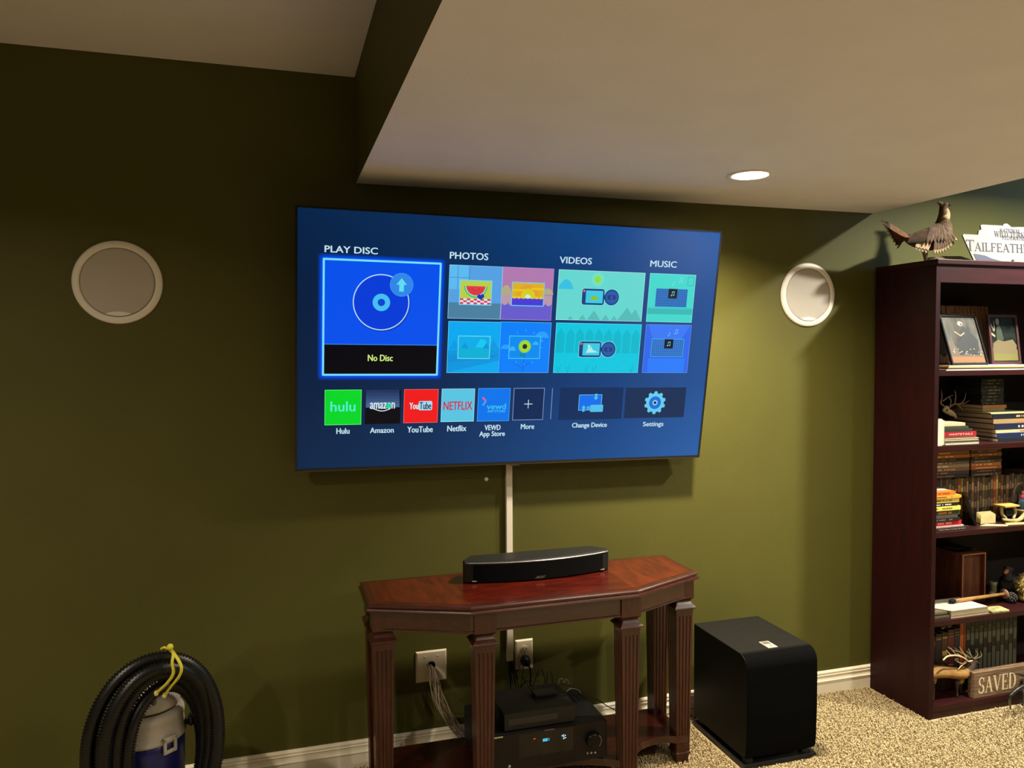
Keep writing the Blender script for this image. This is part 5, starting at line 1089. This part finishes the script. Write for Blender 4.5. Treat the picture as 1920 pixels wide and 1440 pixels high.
MB().box((IX0+.056, -.030, z2+.0004), (IX0+.30, -.022, z2+.14)).build('plaque', mat('plaque_brown', (0.05, 0.022, 0.012), .5), t)
BN = mat('skull_bone', rgb(196, 182, 140), .6, noise=.15, nscale=50)
def sk(u, v, y=-.16): return Vector(pt(u, v, y))
m = MB(); m.tube([sk(1768, 768), sk(1776, 771), sk(1784, 775), sk(1788, 778), sk(1793, 783)], [.007, .016, .015, .010, .005], 12, flat=.8); m.blob(sk(1774, 764), (.010, .012, .008)); m.build('skull', BN, t, fuse=.0022)
m = MB(); m.blob(sk(1776, 769, -.175), (.004, .004, .004)); m.build('eye_socket', BLACKM, t)
SA = mat('brown_antler', rgb(126, 104, 84), .5)
m = MB(); m.tube(spline([sk(1772, 763), sk(1764, 756), sk(1766, 745), sk(1765, 731)], 4), [.004-.0002*i for i in range(13)], 6)
m.tube(spline([sk(1768, 752), sk(1777, 745), sk(1787, 741)], 4), [.003-.0002*i for i in range(9)], 6); m.tube(spline([sk(1779, 744), sk(1783, 752), sk(1780, 765)], 4), .0024, 6); m.build('antler', SA, t)
m = MB(); m.tube(spline([sk(1779, 765), sk(1786, 759), sk(1798, 757), sk(1808, 756), sk(1817, 751)], 4), [.0042-.00015*i for i in range(17)], 6)
m.tube(spline([sk(1790, 757), sk(1792, 742), sk(1790, 731)], 4), [.003-.0002*i for i in range(9)], 6); m.tube(spline([sk(1803, 756), sk(1809, 747), sk(1811, 736)], 4), [.003-.0002*i for i in range(9)], 6); m.tube(spline([sk(1793, 758), sk(1799, 762), sk(1805, 770)], 4), .0026, 6); m.build('antler', SA, t)
# right: dark videos stacked, books below
xr0 = aty(1856, 800, -.26).x
rp = [(.016, (26, 26, 30), 'black', 't', (200, 190, 60), .25), (.020, (16, 34, 74), 'navy', 't', (210, 200, 180), .235), (.012, (190, 170, 130), 'cream', 't', (150, 60, 40), .24), (.026, (14, 24, 50), 'dark navy', 't', (206, 180, 190), .23), (.018, (150, 124, 84), 'tan', 't', (230, 120, 60), .23), (.022, (12, 16, 32), 'blue black', 't', (220, 170, 90), .235), (.006, (200, 190, 130), 'pale yellow', None, None, .22)]
z_ = z2
for i, (h_, c, nm, tt, tc, w_) in enumerate(rp):
    flatbook(xr0+.004*(i % 2), xr0+w_, -.30+.006*i, .2, z_, h_, c, '%s book lying in the right pile of the third shelf, %s from the bottom' % (nm, ORD[i]), 'right pile on the third shelf', title=(.55, .95) if tt else None, tc=tc or (0, 0, 0), seed=40+i); z_ += h_
flatbook(xr0+.004, xr0+.125, -.22, .13, z_, .0135, (150, 134, 104), 'greyish cream book in the right pile just under the orange one', 'right pile on the third shelf'); z_ += .0135
flatbook(xr0+.004, xr0+.135, -.22, .13, z_, .0145, (176, 116, 60), 'orange brown book under the dark video cases of the right pile', 'right pile on the third shelf'); z_ += .0145
V_ = [((22, 22, 24), 'black'), ((30, 30, 28), 'charcoal'), ((24, 22, 26), 'ink black'), ((34, 34, 32), 'smoky'), ((40, 42, 46), 'slate')]
casestack(xr0+.002, xr0+.13, -.215, z_, 8, .0139, V_, 'dark stack on the third shelf', 4, dep=.13)
casestack(xr0+.14, xr0+.27, -.215, z2+.12, 1, .0139, V_, 'second dark stack on the third shelf', 5, dep=.13) if False else None

# ------------------------------------------------------------------ top shelf: pictures and magazines
z1 = SZ[4]
# flat magazines
mz = z1; mags = [((206, 196, 176), 'white'), ((40, 34, 30), 'dark'), ((214, 160, 90), 'orange edged'), ((220, 212, 196), 'cream')]
for i, (c, nm) in enumerate(mags):
    xa = IX0+.045+.012*i
    flatbook(xa, xa+.44, -.326+.006*i, .20, mz, .0052, c, '%s magazine lying flat at the front of the top shelf, %s from the bottom' % (nm, ORD[i]), 'magazines on the top shelf', name='magazine', cat='magazine', pages='case'); mz += .0052
PW = mat('pallet_wood', rgb(132, 88, 46), .75, col2=rgb(92, 58, 28), nscale=9, stretch=(8, 8, 1), bump=.3)
pa_ = aty(1770, 567, -.13); pb_ = aty(1854, 567, -.13)
t = thing('rustic_plank_frame', ((pa_.x+pb_.x)/2, -.12, z1), 'rustic brown frame made of short upright wood strips on the top shelf', 'picture frame')
X0_, X1_ = IX0+.002, pb_.x+.03; zt_ = pa_.z-.008; r = random.Random(8); x_ = X0_; k = 0
LZ = mz+.0006
LM_ = Matrix.Translation((0, -.135, LZ)) @ Matrix.Rotation(math.radians(-9), 4, 'X') @ Matrix.Translation((0, .135, -LZ))
MB().box((X0_, -.133, LZ+.004), (X1_, -.127, zt_), M=LM_).build('backing', mat('dark_gap', (0.03, 0.018, 0.01), .9), t)
while x_ < X1_-.012:
    w_ = r.uniform(.016, .026); w_ = min(w_, X1_-x_); h1 = r.uniform(.03, .045); dd = r.uniform(0, .003)
    if x_+w_ > X1_-.045: MB().box((x_, -.139-dd, LZ+.002), (x_+w_-.002, -.133, zt_-.002*(k % 2)), M=LM_, bev=.0008).build('wood_strip', PW, t)
    else:
        MB().box((x_, -.139-dd, zt_-h1), (x_+w_-.002, -.133, zt_-.002*(k % 2)), M=LM_, bev=.0008).build('wood_strip', PW, t)
        MB().box((x_, -.139-dd, zt_-h1-.035), (x_+w_-.002, -.133, zt_-h1-.0012), M=LM_, bev=.0008).build('wood_strip', PW, t)
        MB().box((x_, -.139-dd, LZ+.002), (x_+w_-.002, -.133, LZ+.002+h1), M=LM_, bev=.0008).build('wood_strip', PW, t)
    x_ += w_; k += 1
def picmat(name, stops, sc, z_stretch=1.0):
    m = bpy.data.materials.new(name); m.use_nodes = True; nt = m.node_tree; b = nt.nodes['Principled BSDF']; b.inputs['Roughness'].default_value = .6; b.inputs['Specular IOR Level'].default_value = .15
    tc = nt.nodes.new('ShaderNodeTexCoord'); mp = nt.nodes.new('ShaderNodeMapping'); mp.inputs['Scale'].default_value = (1, 1, z_stretch)
    n = nt.nodes.new('ShaderNodeTexNoise'); n.inputs['Scale'].default_value = sc; n.inputs['Detail'].default_value = 6
    r = nt.nodes.new('ShaderNodeValToRGB'); nt.links.new(tc.outputs['Object'], mp.inputs[0]); nt.links.new(mp.outputs[0], n.inputs[0]); nt.links.new(n.outputs['Fac'], r.inputs[0]); nt.links.new(r.outputs[0], b.inputs['Base Color'])
    E_ = r.color_ramp.elements; E_[0].position = stops[0][0]; E_[0].color = (*rgb(*stops[0][1]), 1); E_[1].position = stops[-1][0]; E_[1].color = (*rgb(*stops[-1][1]), 1)
    for p_, c in stops[1:-1]: e = E_.new(p_); e.color = (*rgb(*c), 1)
    return m
def quadpic(mb, w_, h_, pts, y, M_, mi):     # pts in 0..1 picture space
    mb.add([(a*w_, y, b*h_) for a, b in pts], [list(range(len(pts)))], mi, False, M_)
# hunting photo 1
g0 = aty(1772, 590, -.20); g1 = aty(1843, 690, -.25)
t = thing('black_framed_photo', (g0.x+.08, -.23, mz), 'black framed photo of a kneeling hunter and a deer in grey woods', 'picture frame')
Wp, Hp = .205, .215
PM = Matrix.Translation((aty(1785, 688, -.300).x, -.300, mz+.0006)) @ Matrix.Rotation(math.radians(4), 4, 'Z') @ Matrix.Rotation(math.radians(-18), 4, 'X')
PM2 = PM @ Matrix.Shear('XZ', 4, (0, 0)) if False else PM
frame(MB(), 0, Wp, 0, Hp, .007, -.006, .004, M=PM @ Matrix.Rotation(PI/2, 4, 'X')).build('frame', BLACKM, t)
MB().box((.006, .001, .006), (Wp-.006, .003, Hp-.006), M=PM).build('photo_background', picmat('photo_grey_woods', [(.3, (38, 36, 34)), (.5, (72, 70, 66)), (.7, (96, 94, 90))], 18, .25), t)
mats_ = [plain(26, 26, 26), plain(80, 68, 56), plain(130, 116, 92), plain(150, 136, 110), plain(120, 80, 40), plain(40, 36, 34)]
m = MB(); y_ = .0006
quadpic(m, Wp, Hp, [(.05, .05), (.95, .05), (.95, .16), (.05, .18)], y_, PM, 4); quadpic(m, Wp, Hp, [(.05, .17), (.95, .16), (.95, .36), (.6, .40), (.3, .34), (.05, .52)], y_-.0001, PM, 1)
quadpic(m, Wp, Hp, [(.3, .2), (.85, .2), (.9, .5), (.75, .66), (.6, .78), (.48, .7), (.42, .5), (.25, .4)], y_-.0002, PM, 0)
quadpic(m, Wp, Hp, [(.52+.075*math.cos(a*PI/6), .83+.05*math.sin(a*PI/6)) for a in range(12)], y_-.0003, PM, 3); quadpic(m, Wp, Hp, [(.52, .83), (.57, .83), (.57, .80), (.52, .80)], y_-.0004, PM, 0)
quadpic(m, Wp, Hp, [(.3, .66), (.32, .68), (.45, .6), (.58, .66), (.58, .63), (.45, .57)], y_-.0003, PM, 2)
for i in range(26):
    r2_ = random.Random(i+50); a, b = r2_.uniform(.08, .92), r2_.uniform(.17, .32); quadpic(m, Wp, Hp, [(a, b), (a+.04, b), (a+.03, b+.02)], y_-.0004-.00001*i, PM, 3)
m.build('photo_subject', mats_, t)
# photo 2
t = thing('dark_red_framed_photo', (2.58, -.2, mz), 'dark red framed photo of a hunter behind a deer on pale grass', 'picture frame')
h0 = aty(1855, 690, -.20); Wp, Hp = .162, .213
PM = Matrix.Translation((h0.x-.004, -.215, mz+.0006)) @ Matrix.Rotation(math.radians(-8), 4, 'X')
frame(MB(), 0, Wp, 0, Hp, .011, -.006, .004, M=PM @ Matrix.Rotation(PI/2, 4, 'X')).build('frame', plain(52, 12, 14, .7), t)
MB().box((.010, .001, .010), (Wp-.010, .003, Hp-.010), M=PM).build('photo_background', picmat('photo_night', [(.4, (6, 10, 8)), (.7, (24, 34, 26))], 30), t)
m = MB(); mats_ = [plain(92, 88, 42), plain(92, 80, 54), plain(130, 120, 100), plain(40, 48, 34), plain(150, 130, 90)]
quadpic(m, Wp, Hp, [(.07, .07), (.93, .07), (.93, .30), (.6, .26), (.07, .34)], 0, PM, 0)
quadpic(m, Wp, Hp, [(.1, .22), (.88, .2), (.92, .38), (.8, .5), (.5, .46), (.3, .5), (.12, .42)], -.0002, PM, 1)
quadpic(m, Wp, Hp, [(.25, .5), (.5, .48), (.45, .7), (.38, .82), (.28, .74)], -.0003, PM, 3); quadpic(m, Wp, Hp, [(.33+.06*math.cos(a*PI/6), .86+.07*math.sin(a*PI/6)) for a in range(12)], -.0004, PM, 2)
for q_ in ([(.08, .82), (.1, .84), (.2, .68), (.17, .66)], [(.2, .88), (.22, .88), (.22, .68), (.19, .68)], [(.08, .6), (.2, .54), (.22, .58), (.1, .64)]): quadpic(m, Wp, Hp, q_, -.0005, PM, 2)
m.build('photo_subject', mats_, t)
tag(MB().box((IX0+.004, -.25, z1+.0004), (IX0+.010, -.16, z1+.085), M=None).build('grey_card', plain(70, 68, 66)), 'grey card standing at the left end of the top shelf', 'card')

# ------------------------------------------------------------------ on top: grouse mount and sign
zt = 1.842
t = thing('grouse_mount', (2.33, -.2, zt), 'brown mounted grouse with fanned tail standing on top of the bookcase', 'taxidermy bird')
gy = -.20
def gp(u, v, dy=0): return Vector(pt(u, v, gy+dy))
GB = mat('grouse_brown', rgb(92, 66, 42), .8, col2=rgb(58, 40, 26), nscale=70, bump=.4, bscale=300); GD = mat('grouse_dark', rgb(34, 24, 18), .8)
GR = mat('grouse_rust', rgb(120, 76, 34), .8, col2=rgb(84, 50, 22), nscale=60); GW = mat('grouse_cream', rgb(176, 150, 112), .8, noise=.3, nscale=60)
m = MB()
sp1 = [(1699, 446, .016), (1712, 449, .032), (1727, 449, .048), (1743, 448, .060), (1757, 443, .062), (1766, 428, .045), (1768, 413, .027), (1768, 400, .018), (1768, 392, .0155), (1770, 384, .019), (1771, 380, .014)]
NS_ = len(sp1)-1
Pg = spline([gp(u_, v_) for u_, v_, r in sp1], 4); rg = [sp1[min(NS_, i//4)][2]+(sp1[min(NS_, i//4+1)][2]-sp1[min(NS_, i//4)][2])*(i % 4)/4 for i in range(len(Pg))]
m.tube(Pg, rg, 16, flat=.8); m.tube([gp(1764, 382), gp(1760, 379), gp(1757, 380)], [.010, .006, .002], 8)
m.build('body', GB, t, fuse=.003)
m = MB(); m.tube(spline([gp(1772, 392, -.006), gp(1774, 402, -.006), gp(1770, 414, -.012)], 3), [.011, .013, .014, .015, .017, .018, .016], 10); m.build('pale_throat', GW, t)
m = MB(); m.tube([gp(1778, 384), gp(1783, 385), gp(1785, 386)], [.006, .003, .0008], 8); m.build('beak', GD, t)
m = MB(); m.blob(gp(1771, 384, -.018), .0032); m.build('eye', mat('eye_black', (0.01, 0.01, 0.01), .1), t)
# tail fan
def feather(base, tip, wd, mts, name, side, th=.0015, n=6, dark=True, groove=False):
    base = Vector(base); tip = Vector(tip); d = tip-base; L_ = d.length; d.normalize(); side = (side-d*side.dot(d)).normalized(); nn = d.cross(side)
    prof = [.35, .75, .95, 1, 1, .95, .75, .3]; R = []
    k = len(prof)
    m = MB(); vs = []
    for i, p in enumerate(prof):
        c = base+d*(L_*i/(k-1)); h = wd*p/2
        vs += [c-side*h, c+nn*th*1.2, c+side*h, c-nn*th]
    for i in range(k-1):
        mi = 0
        if dark and i == k-3: mi = 1
        if dark and i == k-2: mi = 2 if len(mts) > 2 else 0
        for j in range(4):
            a = 4*i+j; b = 4*i+(j+1) % 4; m.f.append([a, b, b+4, a+4]); m.m.append(mi); m.sm.append(False)
    m.v = vs; m.f += [[0, 1, 2, 3], [4*(k-1)+3, 4*(k-1)+2, 4*(k-1)+1, 4*(k-1)]]; m.m += [0, 0]; m.sm += [False]*2
    return m.build(name, mts, t)
tb_ = gp(1700, 447)
for i in range(9):
    f = i/8; tip = gp(1653+29*f, 414+52*f, -.05+.10*f)
    if i > 0: tip = tip
    feather(tb_+Vector((0, .004*(i-4), 0)), tip, .026, [GR, GD, GW], 'tail_feather', Vector((.5, .3, .8)))
for i in range(9):
    f = i/8; feather(gp(1760+10*f, 418+7*f, -.058), gp(1752+42*f, 477-26*f**2.2, -.062+.002*i), .017, [GB, GB, GW], 'wing_feather', Vector((1, 0, .1)), th=.0022)
for i in range(6):
    f = i/5; feather(gp(1750+16*f, 419, -.060), gp(1738+36*f, 456-3*f, -.066), .018, [GB, GB, GB], 'wing_covert', Vector((1, 0, .1)), th=.002, dark=False)
for i in range(4): feather(gp(1745-7*i, 452, -.050), gp(1735-6*i, 474-2*i, -.050), .018, [GW, GD, GW], 'flank_feather', Vector((1, 0, 0)))
for i in range(12):
    f = i/11; feather(gp(1716+36*f, 436-9*f, -.048-.010*f), gp(1702+32*f, 455-1*f, -.052-.008*f), .020, [GB, GB, GD], 'back_feather', Vector((.6, 0, .8)), dark=True)
m = MB()
for dy in (-.018, .018):
    m.tube([gp(1734, 470, dy), Vector((gp(1736, 480, dy).x, gy+dy, zt+.014))], [.012, .006], 8)
m.build('leg', GW, t)
dw = MB(); c0_ = gp(1740, 486)
dw.tube([(2.30, -.18, zt+.007), (2.36, -.21, zt+.008), (2.43, -.235, zt+.007), (2.475, -.245, zt+.006)], [.006, .0075, .0075, .003], 10, flat=3.2); dw.build('driftwood_base', mat('driftwood', rgb(128, 112, 88), .8, noise=.4, nscale=30), t)

# turkey federation sign
s0 = aty(1812, 418+66, -.285); s1 = aty(1830, 491, -.285)
xl = aty(1824, 470, -.285).x; t = thing('federation_sign', (xl+.22, -.29, zt), 'white shaped sign reading Tailfeathers on top of the bookcase', 'sign')
def sgp(u, v): p = aty(u, v, -.285); return (p.x-xl, p.z-zt)
out = [sgp(1825, 491), sgp(1806, 441), sgp(1808, 438.5), sgp(1835, 440), sgp(1837, 432), sgp(1842, 430), sgp(1841, 422), sgp(1844, 420.5), sgp(1883, 422.5), sgp(1885, 419), sgp(1891, 418.5), sgp(1900, 426), sgp(1915, 427)]
xe = .46; out += [(.20, out[-1][1]+.002), (.30, out[-1][1]+.006), (.31, out[-1][1]-.012), (xe-.04, out[-1][1]-.014), (xe, out[1][1]), (xe-.02, .0035)]
out[0] = (out[0][0], .0035)
SM_ = Matrix.Translation((xl, -.290, zt)) @ Matrix.Rotation(math.radians(-4), 4, 'X')
m = MB(); P0 = [(a, 0, b) for a, b in out]; P1 = [(a, .006, b) for a, b in out]
m.rings([P0, P1], 0, False, True, SM_); m.build('board', mat('sign_white', (0.20, 0.195, 0.19), .5), t)
def tp(u, v): return sgp(u, v)
INK = plain(34, 32, 42)
m = MB(); a = tp(1811, 470); M3 = SM_.to_3x3(); X_ = M3 @ Vector((1, 0, 0)); Z_ = M3 @ Vector((0, 0, 1)); O_ = SM_ @ Vector((a[0], -.0008, a[1]))
hT = tp(1811, 449)[1]-a[1]; L12 = tp(1919, 476)[0]-a[0]; rel = sum(SER[c][0] for c in 'AILFEATH'); tot = sum(SER[c][0] for c in 'AILFEATHERS')+SER['T'][0]*1.25
W12 = L12*tot/(rel+SER['T'][0]*1.25)*.985
serif(m, 'TAILFEATHERS', O_, X_, Z_, hT*.80, width=W12, first=1.25)
for txt, (u0, v0, u1, v1) in (('NATIONAL', (1876, 436, 1915, 429)), ('WILD TURKEY', (1865, 444, 1935, 435)), ('FEDERATION', (1880, 449, 1929, 443))):
    a0 = tp(u0, v0); a1 = tp(u1, v1); serif(m, txt, SM_ @ Vector((a0[0], -.0008, a0[1])), X_, Z_, abs(a1[1]-a0[1])*.9, width=a1[0]-a0[0])
m.build('lettering', INK, t)
m = MB(); pts_ = [tp(1824, 476), tp(1834, 477), tp(1846, 479.5), tp(1858, 485), tp(1876, 490), tp(1829, 489)]
m.add([SM_ @ Vector((a, -.0010, b)) for a, b in pts_], [list(range(6))]); m.build('swoosh', plain(48, 52, 74), t)
b0 = tp(1895, 492); m = MB(); m.box((b0[0], -.012, .0005), (b0[0]+.06, .02, .016), M=SM_); m.build('stand_clip', mat('clear_clip', rgb(176, 168, 140), .4), t)
